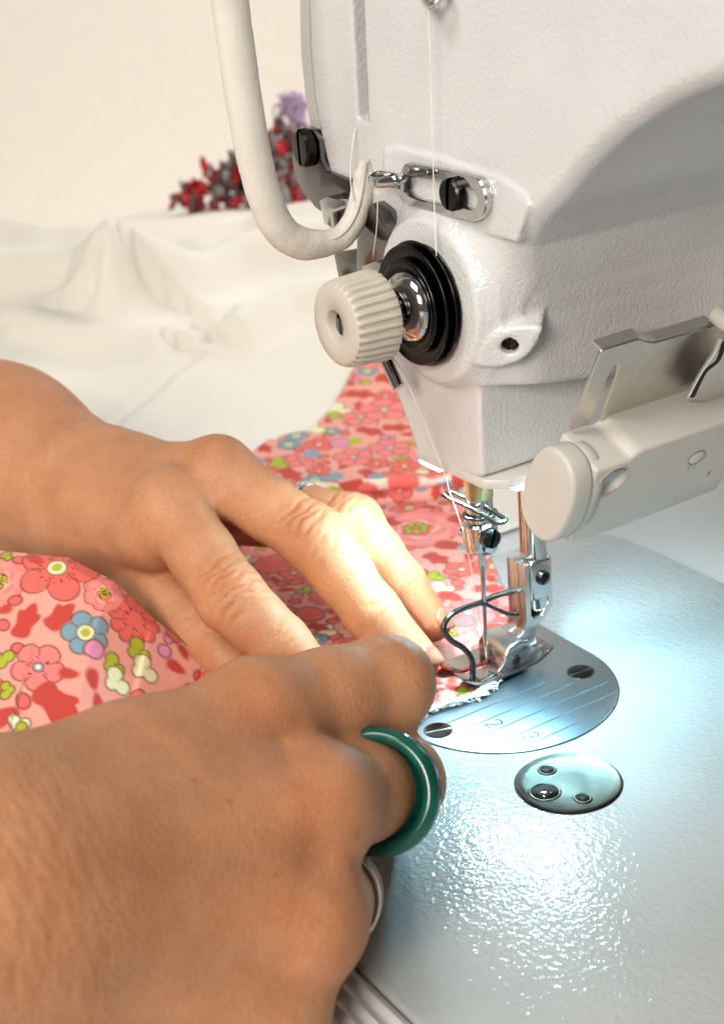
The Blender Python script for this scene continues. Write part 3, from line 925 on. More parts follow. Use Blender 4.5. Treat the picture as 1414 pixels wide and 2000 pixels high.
build('opening_shade', *prism([(.42 * math.cos(a), .38 * math.sin(a)) for a in np.linspace(0, 2 * math.pi, 32, endpoint=False)], -.58, -.30, 0, 1, lambda a, b, t: hc + BU_ * a + BV * b + BW * t), m_plain('brown grey opening shade', (.10, .09, .078), .6), box, smooth=False)  # dark disc whose colour stands in for shade inside the opening
build('opening_rim', *lathe([(.42, -.01), (.425, .012), (.45, .016), (.47, 0)], hc, BW, 40), M['plastic'], box)
ic_ = on_face(1359, 893)
ov = [ic_ + BU_ * .26 * math.cos(a) + BV * .20 * math.sin(a) + BW * .012 for a in np.linspace(0, 2 * math.pi, 32, endpoint=False)]
build('indicator', *prism([(.24 * math.cos(a), .18 * math.sin(a)) for a in np.linspace(0, 2 * math.pi, 28, endpoint=False)], -.02, .035, .02, 2, lambda a, b, t: ic_ + BU_ * a + BV * b + BW * t), M['smooth_paint'], box)
build('indicator_groove', *tube(np.array(ov), .016, 6, closed=True), M['groove'], box)
for dx in (-.10, .09):
    build('indicator_mark', *tube(np.array([ic_ + BU_ * dx + BV * .20 + BW * .004, ic_ + BU_ * (dx - .02) + BV * .36 + BW * .004]), .012, 6), M['groove'], box)
sqc = on_face(1386, 924)
carve(box, *prism([(-.09, -.09), (.09, -.09), (.09, .09), (-.09, .09)], -.4, .3, 0, 1, lambda a, b, t: sqc + BU_ * a + BV * b + BW * t))
# nickel bracket: plate parallel to the face, along the back of the box
def BK(px, py, c=-T_ + .12):
    r = ray(px, py); t = ((BO - CAM) @ BW + c) / (r @ BW); q = CAM + r * t - BO
    return (q @ BU_, q @ BV)
bo = [BK(1113, 842), BK(1172, 690), BK(1178, 684), BK(1248, 663), BK(1262, 668), BK(1280, 670), BK(1390, 638), BK(1404, 634), BK(1440, 622), BK(1440, 780), BK(1360, 830)]
slot = [BK(1150, 828), BK(1186, 738), BK(1192, 722), BK(1202, 712), BK(1208, 716), BK(1205, 732), BK(1200, 745), BK(1172, 826)]
def cplate(t0, t1):
    # plate with a slot: outline bridged to the slot at the bottom
    poly = [bo[0]] + bo[1:] + [BK(1200, 860)] + [slot[7], slot[6], slot[5], slot[4], slot[3], slot[2], slot[1], slot[0]]
    return prism(poly, t0, t1, .015, 1, lambda a, b, t: BP(a, b, t))
br = build('mounting_bracket', *cplate(-T_ + .04, -T_ + .12), M['nickel'], mach, sharp=25)
fl = [BP(*BK(1174, 688), -T_ + .08), BP(*BK(1248, 664), -T_ + .08), BP(*BK(1264, 670), -T_ + .08), BP(*BK(1282, 671), -T_ + .08), BP(*BK(1392, 638), -T_ + .08)]
fv = []; ff = []
for i, p in enumerate(fl):
    for a, b in ((0, 0), (-.30, 0), (-.30, -.07), (0, -.07)):
        fv.append(p + BW * a + BV * b)
for i in range(len(fl) - 1):
    for k in range(4):
        l = (k + 1) % 4
        ff.append((i * 4 + k, i * 4 + l, (i + 1) * 4 + l, (i + 1) * 4 + k))
ff.append((0, 1, 2, 3)); e = (len(fl) - 1) * 4; ff.append((e + 3, e + 2, e + 1, e))
build('bracket_flange', *(np.array(fv), [tuple(reversed(q)) for q in ff]), M['nickel'], br, smooth=False)
# second bracket arm at the right with its bent slot
ba = [BK(1338, 778, -.75), BK(1368, 724, -.75), BK(1392, 688, -.75), BK(1404, 660, -.75), BK(1440, 640, -.75), BK(1440, 790, -.75)]
arm2 = build('bracket_arm', *prism(ba, -.80, -.70, .02, 1, lambda a, b, t: BP(a, b, t)), M['steel'], br, sharp=25)
bs = catmull(np.array([BP(*BK(1352, 776, -.69), -.69), BP(*BK(1376, 728, -.69), -.69), BP(*BK(1402, 704, -.69), -.69), BP(*BK(1414, 670, -.69), -.69), BP(*BK(1430, 650, -.69), -.69)]), 5)
build('arm_slot', *tube(bs, .07, 8, flat=.12, hint=BW), M['hole'], br)
pv = BP(*BK(1408, 622, -T_ + .2), -T_ + .3)
build('bracket_pivot', *lathe([(.10, -.3), (.22, -.28), (.22, .15), (.18, .22), (.06, .24)], pv, BW, 28), M['plastic'], br, sharp=40)

# ribbed guard in front of the bed -------------------------------------------------
rv = []; rf = []
ny = 60; pitch = .34
ys = []; zs = []
for k in range(40):
    for t in np.linspace(0, 1, 6, endpoint=False):
        ys.append(BY0 - .04 - (k + t) * pitch); zs.append(-.06 - .10 * abs(math.cos(math.pi * t)) ** 1.5)
for x in (-2.0, 34):
    for a, b in zip(ys, zs): rv.append((x, a, b))
m = len(ys)
for i in range(m - 1): rf.append((i, i + 1, m + i + 1, m + i))
for x in (-2.0, 34):
    for a in (ys[0], ys[-1]): rv.append((x, a, -.44))
b0 = 2 * m
rf += [(b0 + 1, b0, b0 + 2, b0 + 3), tuple([b0] + [b0 + 1] + list(range(m - 1, -1, -1))), tuple([b0 + 2, *range(m, 2 * m), b0 + 3])]
o = build('ribbed_panel', rv, rf, M['rib'], smooth=True, sharp=40)
tagged(o, 'grey ribbed plastic strip along the front edge of the bed', 'panel')

# ------------------------------------------------------------------ cloths
def sstep(t): t = np.clip(t, 0, 1); return t * t * (3 - 2 * t)
_nz = [(rng.uniform(0, 6.3), rng.uniform(0, 6.3), rng.uniform(.7, 1.3)) for _ in range(8)]
def wavy(x, y, s):
    t = 0
    for i, (a, b, c) in enumerate(_nz):
        th = a; k = s * (1 + .45 * i)
        t = t + np.sin((x * math.cos(th) + y * math.sin(th)) * k + b) * c / (1 + .6 * i)
    return t / 3.2
def seg_dist(x, y, P, extra=None):
    """distance to a polyline, the side (+ = nearer the camera) and the value carried along it"""
    best = np.full(x.shape, 1e9); side = np.zeros(x.shape); val = np.zeros(x.shape)
    for i in range(len(P) - 1):
        a, b = P[i], P[i + 1]; e = b[:2] - a[:2]
        t = np.clip(((x - a[0]) * e[0] + (y - a[1]) * e[1]) / (e @ e), 0, 1)
        qx, qy = a[0] + e[0] * t, a[1] + e[1] * t
        d = np.hypot(x - qx, y - qy); m = d < best
        sd = (x - qx) * .81 + (y - qy) * -.59
        best = np.where(m, d, best); side = np.where(m, sd, side)
        val = np.where(m, a[2] + (b[2] - a[2]) * t, val)
    return best, side, val
def white_h(x, y):
    w = -.25 + 3.7 * sstep((-7.5 - x) / 33) + .25 * np.clip((y - 6) / 10, -1, 1) * sstep((-12 - x) / 20)
    amp = sstep((-11 - x) / 14)
    for (Pl, hgt, near, far) in WFOLDS:                    # each fold: steep towards the camera, easing away behind
        r, s, _ = seg_dist(x, y, Pl)
        sd = np.where(s > 0, r / near, r / far)
        w = w + hgt * np.exp(-sd ** 2)
    w = w + .45 * amp * wavy(x, y, .34) + .12 * amp * wavy(y, x, .8)
    r4, s4, _ = seg_dist(x, y, WR4)
    w = w + 1.5 * np.exp(-(r4 / 3.6) ** 2)
    rs, ss, _ = seg_dist(x, y, WSEAM)
    w = w - .30 * np.exp(-(rs / .20) ** 2) + .14 * np.exp(-((rs - .3) / .22) ** 2)
    return w - 5.0 * sstep((-41 - x) / 9)
WR4 = [V(-39, -9, 0), V(-39, -2, 0), V(-39, 3.5, 0)]
WFOLDS = [([U(-80, 598, z=2.8), U(60, 596, z=2.8), U(170, 602, z=2.6), U(240, 645, z=2.2)], 2.0, .9, 2.8),
          ([U(250, 660, z=1.9), U(380, 600, z=2.6), U(470, 552, z=3.0), U(560, 522, z=3.2), U(680, 500, z=3.4)], 2.1, .8, 2.6),
          ([U(-60, 540, z=3.4), U(90, 548, z=3.4), U(210, 540, z=3.5), U(330, 505, z=3.8), U(480, 470, z=4.0), U(640, 450, z=4.2)], 1.3, .9, 2.4),
          ([U(60, 690, z=1.7), U(180, 700, z=1.6), U(300, 690, z=1.7)], 1.1, .8, 2.2),
          ([U(480, 640, z=2.2), U(560, 590, z=2.6), U(650, 560, z=2.9)], 1.0, .7, 2.0)]
WSEAM = [U(215, 845, z=1.0), U(330, 720, z=1.7), U(400, 650, z=2.3), U(455, 600, z=2.8)]
gx = np.arange(-55, -6.4, .22); gy = np.arange(-34, 40, .22)
X, Y = np.meshgrid(gx, gy, indexing='ij')
Z = white_h(X, Y)
nx_, ny_ = X.shape
idx = np.arange(nx_ * ny_).reshape(nx_, ny_)
f = np.stack([idx[:-1, :-1], idx[1:, :-1], idx[1:, 1:], idx[:-1, 1:]], -1).reshape(-1, 4)
wc = build('white_cloth', np.stack([X.ravel(), Y.ravel(), Z.ravel()], 1), f, M['cream'])
tagged(wc, 'heap of plain cream cotton cloth lying in soft folds before the wall', 'cloth')
md = wc.modifiers.new('thickness', 'SOLIDIFY'); md.thickness = .05 * S

# printed cloth -----------------------------------------------------------------
RID = [U(-170, 1085, d=39.8), U(0, 1081, d=39.2), U(130, 1093, d=38.9), U(220, 1140, d=38.8), U(300, 1212, d=39.0), U(400, 1292, d=39.3), U(470, 1350, d=39.3)]
FOLD = [U(520, 955, z=.62), U(600, 958, z=.62), U(660, 956, z=.62), U(720, 950, z=.62), U(790, 942, z=.62), U(880, 938, z=.62)]
FLD = [np.array([p[0], p[1], p[2]]) for p in FOLD]
RD = [np.array(p) for p in RID]
def print_h(x, y):
    z = .10 + .035 * wavy(x, y, .9) * sstep((-x + .2) / 2.5) + 0 * x
    far = sstep((-9.2 - x + .25 * (y - 4)) / 2.6)
    w = white_h(x, y) + .14 + .06 * wavy(x, y, .8)
    z = z * (1 - far) + w * far
    d, s, v = seg_dist(x, y, FLD)
    z = z + .52 * np.exp(-((s + .12) / np.where(s > -.12, .16, .60)) ** 2) * np.exp(-(np.maximum(0, d - np.abs(s)) / .8) ** 2)
    d, s, v = seg_dist(x, y, RD)
    front = v - .50 * np.maximum(0, d - .25) - .02 * d * d
    back = v - 1.9 * np.maximum(0, d - .12)
    bump = np.where(s > 0, front, back) + .05 * wavy(x, y, .8) + .030 * wavy(y, x, 1.9)
    k = .5
    h = np.maximum(k - np.abs(z - bump), 0) / k
    return np.maximum(z, bump) + h * h * k * .25
def hit(px, py):
    r = ray(px, py); t = np.linspace(20, 75, 1400); q = CAM[None] + r[None] * t[:, None]
    dz = q[:, 2] - print_h(q[:, 0], q[:, 1])
    i = np.argmax(dz < 0)
    return q[i] if i else U(px, py, z=.15)
cpts = [hit(*q)[:2] for q in ()]
def onW(px, py):
    z = 1.2
    for _ in range(20):
        q = U(px, py, z=z); z = .5 * z + .5 * float(white_h(np.array([q[0]]), np.array([q[1]]))[0] + .2)
    return (q[0], q[1])
outline_p = [(.9, .75), (1.16, -.4), (1.26, -1.4), (1.27, -2.4), (1.42, -3.2), (1.8, -6), (2.4, -9), (2.2, -13), (2, -14.6), (-12, -14.6), (-15.5, -6)]
outline_p += [onW(*q) for q in ((455, 905), (470, 893), (520, 858), (565, 845), (600, 838), (635, 805), (665, 762), (690, 715), (716, 680), (760, 630), (800, 580))]
outline_p += [(-20, 17), (-12, 13)]
outline_p += [tuple(U(*q, z=.15)[:2]) for q in ((880, 948), (925, 1010), (945, 1050), (962, 1092), (985, 1145), (998, 1180), (1004, 1205), (1000, 1228), (992, 1245))]
outline_p = np.array(outline_p)
step = .034
gx = np.arange(outline_p[:, 0].min() - .1, outline_p[:, 0].max() + .1, step)
gy = np.arange(-14.6, outline_p[:, 1].max() + .1, step)
X, Y = np.meshgrid(gx, gy, indexing='ij')
pts = np.stack([X.ravel(), Y.ravel()], 1)
ins = (poly_sdf(pts, outline_p) < 0).reshape(X.shape)
ins &= ~((X < -9) & (Y < -6))            # never in sight under the forearm
cellin = ins[:-1, :-1] & ins[1:, :-1] & ins[1:, 1:] & ins[:-1, 1:]
idx = np.arange(X.size).reshape(X.shape)
f = np.stack([idx[:-1, :-1], idx[1:, :-1], idx[1:, 1:], idx[:-1, 1:]], -1)[cellin]
used = np.unique(f); re = np.full(X.size, -1); re[used] = np.arange(len(used)); f = re[f]
px_, py_ = X.ravel()[used], Y.ravel()[used]
pz_ = print_h(px_, py_)
# colours of the print, drawn motif by motif on the cloth itself
BG = srgb(230, 160, 146); CORAL = srgb(229, 106, 95); PINK = srgb(234, 128, 124); DRED = srgb(194, 68, 56)
BLUE = srgb(128, 158, 172); LIME = srgb(172, 180, 52); CREAM = srgb(228, 226, 184); INKC = srgb(92, 34, 30); VIOL = srgb(220, 138, 172); SALM = srgb(238, 150, 132)
pc = np.tile(np.array(BG), (len(px_), 1))
order = np.argsort(px_); sx = px_[order]
def local(c, R, rot):
    a, b = np.searchsorted(sx, [c[0] - R, c[0] + R]); k = order[a:b]
    k = k[np.abs(py_[k] - c[1]) < R]
    q = print_h(np.array([c[0], c[0] + .15, c[0] - .15, c[0], c[0]]), np.array([c[1], c[1], c[1], c[1] + .15, c[1] - .15]))
    nn = nrm(V(-(q[1] - q[2]) / .3, -(q[3] - q[4]) / .3, 1))           # draw in the cloth's own plane
    t1 = nrm(V(1, 0, 0) - nn * nn[0]); t2 = np.cross(nn, t1)
    D = np.stack([px_[k] - c[0], py_[k] - c[1], pz_[k] - q[0]], 1)
    dx, dy = D @ t1, D @ t2
    ca, sa = math.cos(rot), math.sin(rot)
    return k, dx * ca + dy * sa, -dx * sa + dy * ca
def put(k, m, colr):
    if m.dtype == bool: pc[k[m]] = np.array(colr)
    else:
        a = np.clip(m, 0, 1)[:, None]; pc[k] = pc[k] * (1 - a) + np.array(colr) * a
def cov(d): return .5 - d / (step * 1.5)          # soft edge of a printed shape
LW = .042
def flower(c, R, rot, n, colr, centre=CREAM, core=LIME, depth=.30, sharp=.7, dash=True, ink=True, cr=.24):
    k, u, v = local(c, R * 1.2, rot); r = np.hypot(u, v); th = np.arctan2(v, u)
    e = R * (1 - depth + depth * np.abs(np.cos(th * n / 2)) ** sharp)
    if ink: put(k, cov(r - e - LW * .45), INKC); put(k, cov(r - e + LW * .45), colr)
    else: put(k, cov(r - e), colr)
    if ink:
        val = np.abs(np.sin(th * n / 2)) ; put(k, (val > .985) & (r > R * .3) & (r < e), tuple(.55 * np.array(INKC) + .45 * np.array(colr)))
    if dash:
        put(k, (np.abs(np.sin(th * n * 1.5)) < .16) & (r > R * (cr + .10)) & (r < R * (cr + .26)), INKC)
    if centre is not None:
        put(k, cov(r - R * cr - LW * .5), INKC); put(k, cov(r - R * cr + LW * .3), centre); put(k, cov(r - R * cr * .55), core)
def leaf(c, R, rot, colr=DRED, asp=.42, lobes=True, ink=False):
    k, u, v = local(c, R * 1.3, rot)
    def drop(a, ln, wd, off):
        ca, sa = math.cos(a), math.sin(a)
        x = (u * ca + v * sa - off) / ln; y = (-u * sa + v * ca) / wd
        return np.hypot(x, y * (1 + .35 * x)) - 1
    if lobes: d = np.minimum(np.minimum(drop(0, R * .72, R * .36, .25 * R), drop(.75, R * .52, R * .30, .18 * R)), np.minimum(drop(-.75, R * .52, R * .30, .18 * R), drop(0, R * .4, R * .4, -.3 * R)))
    else: d = drop(0, R, R * asp, 0)
    put(k, cov(d * R * .4), colr)
def oval(c, a, b, rot, colr, ink=True):
    k, u, v = local(c, max(a, b) * 1.4, rot); e = np.hypot(u / a, v / b)
    if ink: put(k, cov((e - 1) * min(a, b) - LW * .5), INKC)
    put(k, cov((e - 1) * min(a, b) + LW * .4), colr)
def clover(c, R, rot, colr):
    k, u, v = local(c, R * 1.6, rot)
    d = np.minimum(np.minimum(np.hypot(u - .5 * R, v) - .48 * R, np.hypot(u + .42 * R, v - .2 * R) - .52 * R), np.hypot(u + .1 * R, v + .35 * R) - .45 * R)
    put(k, cov(d - LW * .5), INKC); put(k, cov(d + LW * .4), colr)
def peony(c, R, rot):
    k, u, v = local(c, R * 1.2, rot); r = np.hypot(u, v); th = np.arctan2(v, u)
    e = R * (1 + .07 * np.sin(th * 7) + .04 * np.sin(th * 13 + 1))
    put(k, r < e + LW * .5, tuple(.5 * np.array(INKC) + .5 * np.array(CORAL))); put(k, r < e - LW * .4, PINK)
    for q, cl in ((.86, srgb(236, 140, 136)), (.72, SALM), (.60, PINK), (.48, srgb(244, 170, 160)), (.38, CORAL)):
        w = R * q * (1 + .12 * np.sin(th * 5 + q * 11))
        put(k, (np.hypot(u - .06 * R, v + .05 * R) < w), cl)
    for a in range(7):
        cx, cy = .20 * R * math.cos(a * .9) , .20 * R * math.sin(a * .9)
        dd = np.hypot(u - cx, v - cy); put(k, dd < .105 * R + LW * .3, INKC); put(k, dd < .09 * R, LIME)
def stem(c, R, rot):
    k, u, v = local(c, R * 1.2, rot)
    put(k, (np.abs(v - .35 * R * np.sin(u / R * 2.6)) < LW * .5) & (np.abs(u) < R), INKC)
placed = []
def put_at(px, py): q = hit(px, py)[:2]; return q
K = 1 / 77.0
spec = [('five', 112, 1110, 74, 1.0), ('leaf', 50, 1218, 46, 2.1), ('leaf', 116, 1208, 42, 1.9), ('blue', 168, 1236, 46, .4), ('dotv', 186, 1270, 19, 0), ('daisy', 264, 1213, 54, 0),
        ('coral', 76, 1306, 50, .7), ('limec', 224, 1302, 26, .6), ('creamc', 230, 1334, 31, .6), ('limec', 272, 1274, 29, .5), ('creamc', 284, 1306, 32, .5), ('dotv', 322, 1272, 14, 0), ('dotv', 330, 1250, 10, 0),
        ('bigleaf', 108, 1372, 64, .3), ('oval', 46, 1371, 16, 0), ('smleaf', 136, 1316, 20, .9), ('smleaf', 182, 1327, 22, .0), ('limec', 4, 1288, 26, 1.2), ('smleaf', 6, 1404, 34, 1.4), ('oval', 8, 1222, 13, 0),
        ('peony', 205, 1160, 38, 0), ('smleaf', 345, 1306, 22, 1), ('limec', 14, 1086, 16, 0), ('smleaf', 70, 1092, 22, .2), ('creamc', 38, 1414, 22, 1), ('limec', 44, 1432, 20, 0), ('smleaf', 360, 1276, 18, .4),
        ('peony', 812, 1032, 88, .4), ('leaf', 738, 1020, 52, .6), ('smleaf', 905, 1016, 34, .3), ('smleaf', 880, 1066, 34, .5), ('dotb', 903, 1069, 12, 0), ('limec', 850, 1126, 24, .2), ('creamc', 862, 1148, 30, .3), ('leaf', 850, 1090, 40, .1),
        ('coral', 915, 1196, 60, .3), ('smleaf', 880, 1165, 30, .2), ('leaf', 950, 1150, 40, .9), ('oval', 560, 1195, 26, .2), ('oval', 605, 1200, 34, 0), ('creamc', 640, 1232, 26, 0), ('smleaf', 545, 1175, 18, 0), ('leaf', 620, 1225, 30, .4),
        ('coral', 955, 1265, 34, .3), ('smleaf', 970, 1225, 26, .6), ('limec', 905, 1352, 20, 0), ('leaf', 840, 1330, 32, .4),
        ('creamc', 690, 958, 30, .1), ('leaf', 730, 962, 30, .1), ('coral', 780, 958, 26, .1), ('dotb', 822, 950, 14, 0),
        ('dotb', 494, 903, 24, 0), ('limec', 545, 905, 26, 0), ('coral', 590, 897, 34, 0), ('leaf', 512, 873, 30, .1), ('leaf', 565, 925, 40, 0), ('coral', 690, 893, 40, .2), ('dotv', 665, 865, 22, 0), ('dotl', 693, 862, 16, 0), ('leaf', 720, 842, 36, .5), ('coral', 762, 875, 42, .3),
        ('creamc', 660, 800, 36, .2), ('limec', 655, 812, 20, 0), ('coral', 705, 815, 40, .1), ('leaf', 700, 770, 36, .8), ('coral', 750, 800, 50, .1), ('creamc', 610, 835, 34, .1), ('leaf', 760, 740, 40, .6), ('coral', 735, 700, 46, .1), ('dotb', 610, 887, 18, 0), ('dotb', 655, 930, 18, 0), ('leaf', 720, 925, 34, 0), ('dotb', 735, 933, 18, 0), ('coral', 790, 910, 34, 0), ('leaf', 770, 835, 34, 1)]
def draw(kind, c, R, rot):
    if kind == 'five': flower(c, R, rot, 5, CORAL, CREAM, LIME, .36, .75)
    elif kind == 'coral': flower(c, R, rot, 5, PINK if R > .6 else CORAL, BLUE if R > .6 else CREAM, CREAM, .28, .6, cr=.18)
    elif kind == 'blue': flower(c, R, rot, 5, BLUE, CREAM, LIME, .30, .7, dash=False, cr=.36)
    elif kind == 'daisy': flower(c, R, rot, 10, CORAL, None, LIME, .18, .6, cr=.2)
    elif kind == 'leaf': leaf(c, R, rot)
    elif kind == 'bigleaf': leaf(c, R, rot, DRED, .46)
    elif kind == 'smleaf': leaf(c, R, rot, DRED, .55, False)
    elif kind == 'oval': oval(c, R, R * .8, rot, CORAL)
    elif kind == 'dotv': oval(c, R, R, 0, VIOL)
    elif kind == 'dotb': oval(c, R, R, 0, BLUE, False)
    elif kind == 'dotl': oval(c, R, R, 0, LIME, False)
    elif kind == 'limec': clover(c, R, rot, LIME)
    elif kind == 'creamc': clover(c, R, rot, CREAM)
    elif kind == 'peony': peony(c, R, rot)
    elif kind == 'stem': stem(c, R, rot)
for s in spec:
    c = put_at(s[1], s[2]); R = s[3] * np.linalg.norm(np.array([c[0], c[1], .3]) - CAM) / 3000
    placed.append((s[0], c, R, s[4]))
pr = random.Random(3)
fill = []
tries = 0
occ = np.array([(q[1][0], q[1][1], q[2]) for q in placed])
for tries in range(16000):
    c = np.array([pr.uniform(outline_p[:, 0].min(), 2.2), pr.uniform(-14.6, 16)])
    if tries < 5000: kind = pr.choice(['coral', 'coral', 'five', 'daisy', 'peony', 'blue'])
    else: kind = pr.choice(['coral', 'leaf', 'leaf', 'smleaf', 'smleaf', 'oval', 'oval', 'dotv', 'limec', 'creamc', 'stem', 'coral'])
    R = {'coral': .52, 'leaf': .42, 'smleaf': .27, 'oval': .20, 'blue': .45, 'dotv': .17, 'limec': .30, 'creamc': .34, 'five': .78, 'daisy': .6, 'peony': .9, 'stem': .35}[kind] * pr.uniform(.8, 1.15)
    if (np.hypot(occ[:, 0] - c[0], occ[:, 1] - c[1]) < (R + occ[:, 2]) * .74).any(): continue
    occ = np.r_[occ, [[c[0], c[1], R]]]
    fill.append((kind, c, R, pr.uniform(0, 6.3)))
for q in sorted(fill + placed, key=lambda q: q[0] != 'stem'): draw(*q)
fab = build('floral_fabric', np.stack([px_, py_, pz_], 1), f, M['print'], colors=pc)
tagged(fab, 'coral and pink floral cotton fabric being fed under the presser foot', 'fabric')
md = fab.modifiers.new('thickness', 'SOLIDIFY'); md.thickness = .025 * S; md.offset = -1
# rolled fold of the cloth beyond the fingers
hc_ = catmull(np.array([p + V(0, 0, .02) for p in FOLD[1:]] + [U(930, 940, z=.6)]), 14)
hr = .20 + .03 * np.sin(np.arange(len(hc_)) * .33)
hv, hf = tube(hc_, hr, 16, flat=1.15)
hcol = np.tile(np.array(srgb(240, 205, 192)), (len(hv), 1))
ii = np.repeat(np.arange(len(hc_)), 16); aa = np.tile(np.arange(16), len(hc_))
for (c0_, a0_, r0_, cl_) in ((6, 3, 4, CREAM), (12, 9, 4, LIME), (20, 4, 6, DRED), (27, 10, 5, CORAL), (33, 3, 4, CREAM), (41, 7, 6, CORAL), (50, 2, 5, CORAL), (55, 11, 4, BLUE), (62, 6, 6, DRED), (14, 14, 4, CORAL), (45, 14, 4, CREAM)):
    da = np.minimum(np.abs(aa - a0_), 16 - np.abs(aa - a0_)); m_ = np.hypot((ii - c0_), da * 1.2) < r0_
    hcol[m_] = np.array(cl_)
build('rolled_fold', hv, hf, M['print'], fab, colors=hcol)
# frayed yarn along the cut edge
fr = MB()
for i in range(150):
    y = random.uniform(-3.4, -.75); x = 1.30 + .10 * math.sin(y * 3) + random.uniform(-.05, .06)
    p = V(x, y, .13); P_ = [p]
    a = random.uniform(-1.2, 1.2)
    for k in range(5):
        a += random.uniform(-1.1, 1.1)
        p = p + V(.055 * math.cos(a), .07 * math.sin(a), random.uniform(-.03, .03)); p[2] = max(.07, p[2]); P_.append(p)
    fr.add(*tube(catmull(np.array(P_), 3), .014, 5))
hem = [V(1.33 + .04 * math.sin(t * 2.3), t, .14 + .02 * math.sin(t * 5)) for t in np.linspace(-3.6, -.8, 40)]
fr.add(*tube(np.array(hem), np.linspace(.05, .03, 40), 8, flat=.7))
fr.build('frayed_edge', M['yarn'], fab, kind='stuff')

# ------------------------------------------------------------------ hands
def J(px, py, d): return U(px, py, d=d)
def finger_pieces(js): return [(np.array(a[0]), np.array(b[0]), a[1], b[1]) for a, b in zip(js[:-1], js[1:])]
class Hand:
    def __init__(self): self.fingers = []; self.palm = []; self.kf = .30; self.kp = 1.0; self.kj = .45; self.extra = []
    def sdf(self, p):
        d = None
        for (a, b, ra, rb) in self.palm:
            c = cone(p, a, b, ra, rb); d = c if d is None else smin(d, c, self.kp)
        for fg in self.fingers:
            e = None
            for (a, b, ra, rb) in fg:
                c = cone(p, a, b, ra, rb); e = c if e is None else smin(e, c, self.kf)
            d = smin(d, e, self.kj)
        for (c, r, amp) in self.extra:           # soft swellings and hollows
            d = d - amp * np.exp(-((p - c) ** 2).sum(1) / (r * r))
        return d
def wrinkles(v, nv, joint, axis, dorsal, offs, depth, width, span, curve=.25, reach=2.4):
    a = nrm(axis); n = nrm(dorsal - a * (dorsal @ a)); l = np.cross(a, n)
    q = v - joint; s = q @ a; t = q @ l
    m = np.clip((nv @ n - .15) / .5, 0, 1) * np.exp(-(t / span) ** 2) * (np.linalg.norm(q, axis=1) < reach)
    d = np.zeros(len(v))
    for i, o in enumerate(offs):
        wob = .05 * np.sin(t * 5 + i * 2.1) + .03 * np.sin(t * 11 + i)
        d -= depth * (1 - .35 * abs(o) / .8) * np.exp(-((s - o - curve * np.sign(o + 1e-6) * t * t * .5 - wob) / width) ** 2)
    return d * m
def spots(v, pts, r, colr, base):
    for p in pts:
        w = np.exp(-((v - p) ** 2).sum(1) / (r * r))[:, None]; base[:] = base * (1 - w) + base * np.array(colr) * w
    return base
def surface_at(px, py, H, d0, d1):
    r = ray(px, py); t = np.linspace(d0, d1, 900); q = CAM[None] + r[None] * t[:, None]
    s = H.sdf(q); i = np.argmax(s < 0); return q[i]

person = empty('person', (0, -14, 0))
tagged(person, 'bare-armed person wearing three rings, both hands pressing the floral fabric toward the needle', 'person')

# far hand: palm down, fingers flat on the cloth beside the foot
A = Hand(); A.kf = .22; A.kj = .40; A.kp = .95
w0 = J(210, 985, 43.6)
im, mm, rm, lm = J(330, 988, 39.9), J(425, 928, 40.6), J(478, 974, 42.8), J(500, 1010, 44.2)
ai, ad, at = J(452, 1168, 38.2), J(548, 1258, 38.0), J(632, 1345, 37.8)
bi, bd, bt = J(612, 1050, 39.4), J(728, 1198, 39.0), J(812, 1290, 38.8)
ci, cd_, ct = J(690, 1022, 40.6), J(785, 1138, 40.4), J(842, 1216, 40.2)
A.palm = [(J(-330, 800, 51), J(0, 897, 46.8), 3.5, 2.75), (J(0, 897, 46.8), w0, 2.75, 1.95), (w0, im, 1.75, .86), (w0, mm, 1.75, .92), (w0, rm, 1.6, .84), (w0, lm, 1.5, .75), (J(225, 1020, 42.8), J(300, 1050, 40.2), 1.3, .9)]
A.fingers = [finger_pieces([(im, .92), (im * .45 + ai * .55, .84), (ai, .86), (ai * .5 + ad * .5, .76), (ad, .73), (at, .60)]),
             finger_pieces([(mm, .95), (mm * .45 + bi * .55, .82), (bi, .85), (bi * .5 + bd * .5, .76), (bd, .72), (bt, .60)]),
             finger_pieces([(rm, .80), (rm * .45 + ci * .55, .74), (ci, .77), (ci * .5 + cd_ * .5, .66), (cd_, .61), (ct, .52)]),
             finger_pieces([(lm, .75), (J(610, 1040, 43.6), .62), (J(640, 1100, 42.8), .54), (J(650, 1140, 42.2), .46)]),
             finger_pieces([(J(235, 1050, 43.0), 1.15), (J(305, 1145, 41.4), .95), (J(385, 1228, 40.2), .82), (J(455, 1295, 39.3), .66)])]
A.extra = [(mm + V(0, 0, .7), 1.0, .08), (im + V(.2, 0, .7), 1.0, .02), ((im + mm) / 2 + V(.2, .1, .9), .55, -.12), (w0 + V(.9, -.3, 1.2), 1.2, -.10)]
allp = np.array([q for s in A.palm[2:] + sum(A.fingers, []) for q in s[:2]])
lo = allp.min(0) - 3.2; hi = allp.max(0) + 1.6
lo[0] -= 3.5; lo[1] -= 4.0
v, f = surfnet(A.sdf, lo, hi, .052)
nv = normals_of(v, f)
upv = nrm(V(.35, -.25, .9))
disp = np.zeros(len(v))
for (j, a0, a1, k) in ((ai, im, ad, 1.0), (bi, mm, bd, 1.0), (ci, rm, cd_, .75)):
    ax = nrm(nrm(j - a0) + nrm(a1 - j))
    disp += wrinkles(v, nv, j, ax, upv, [-.72, -.47, -.24, -.02, .20, .43, .68], .066 * k, .062, .85)
    dome = np.exp(-((v - (j + upv * .8)) ** 2).sum(1) / .25); disp += .06 * dome * k
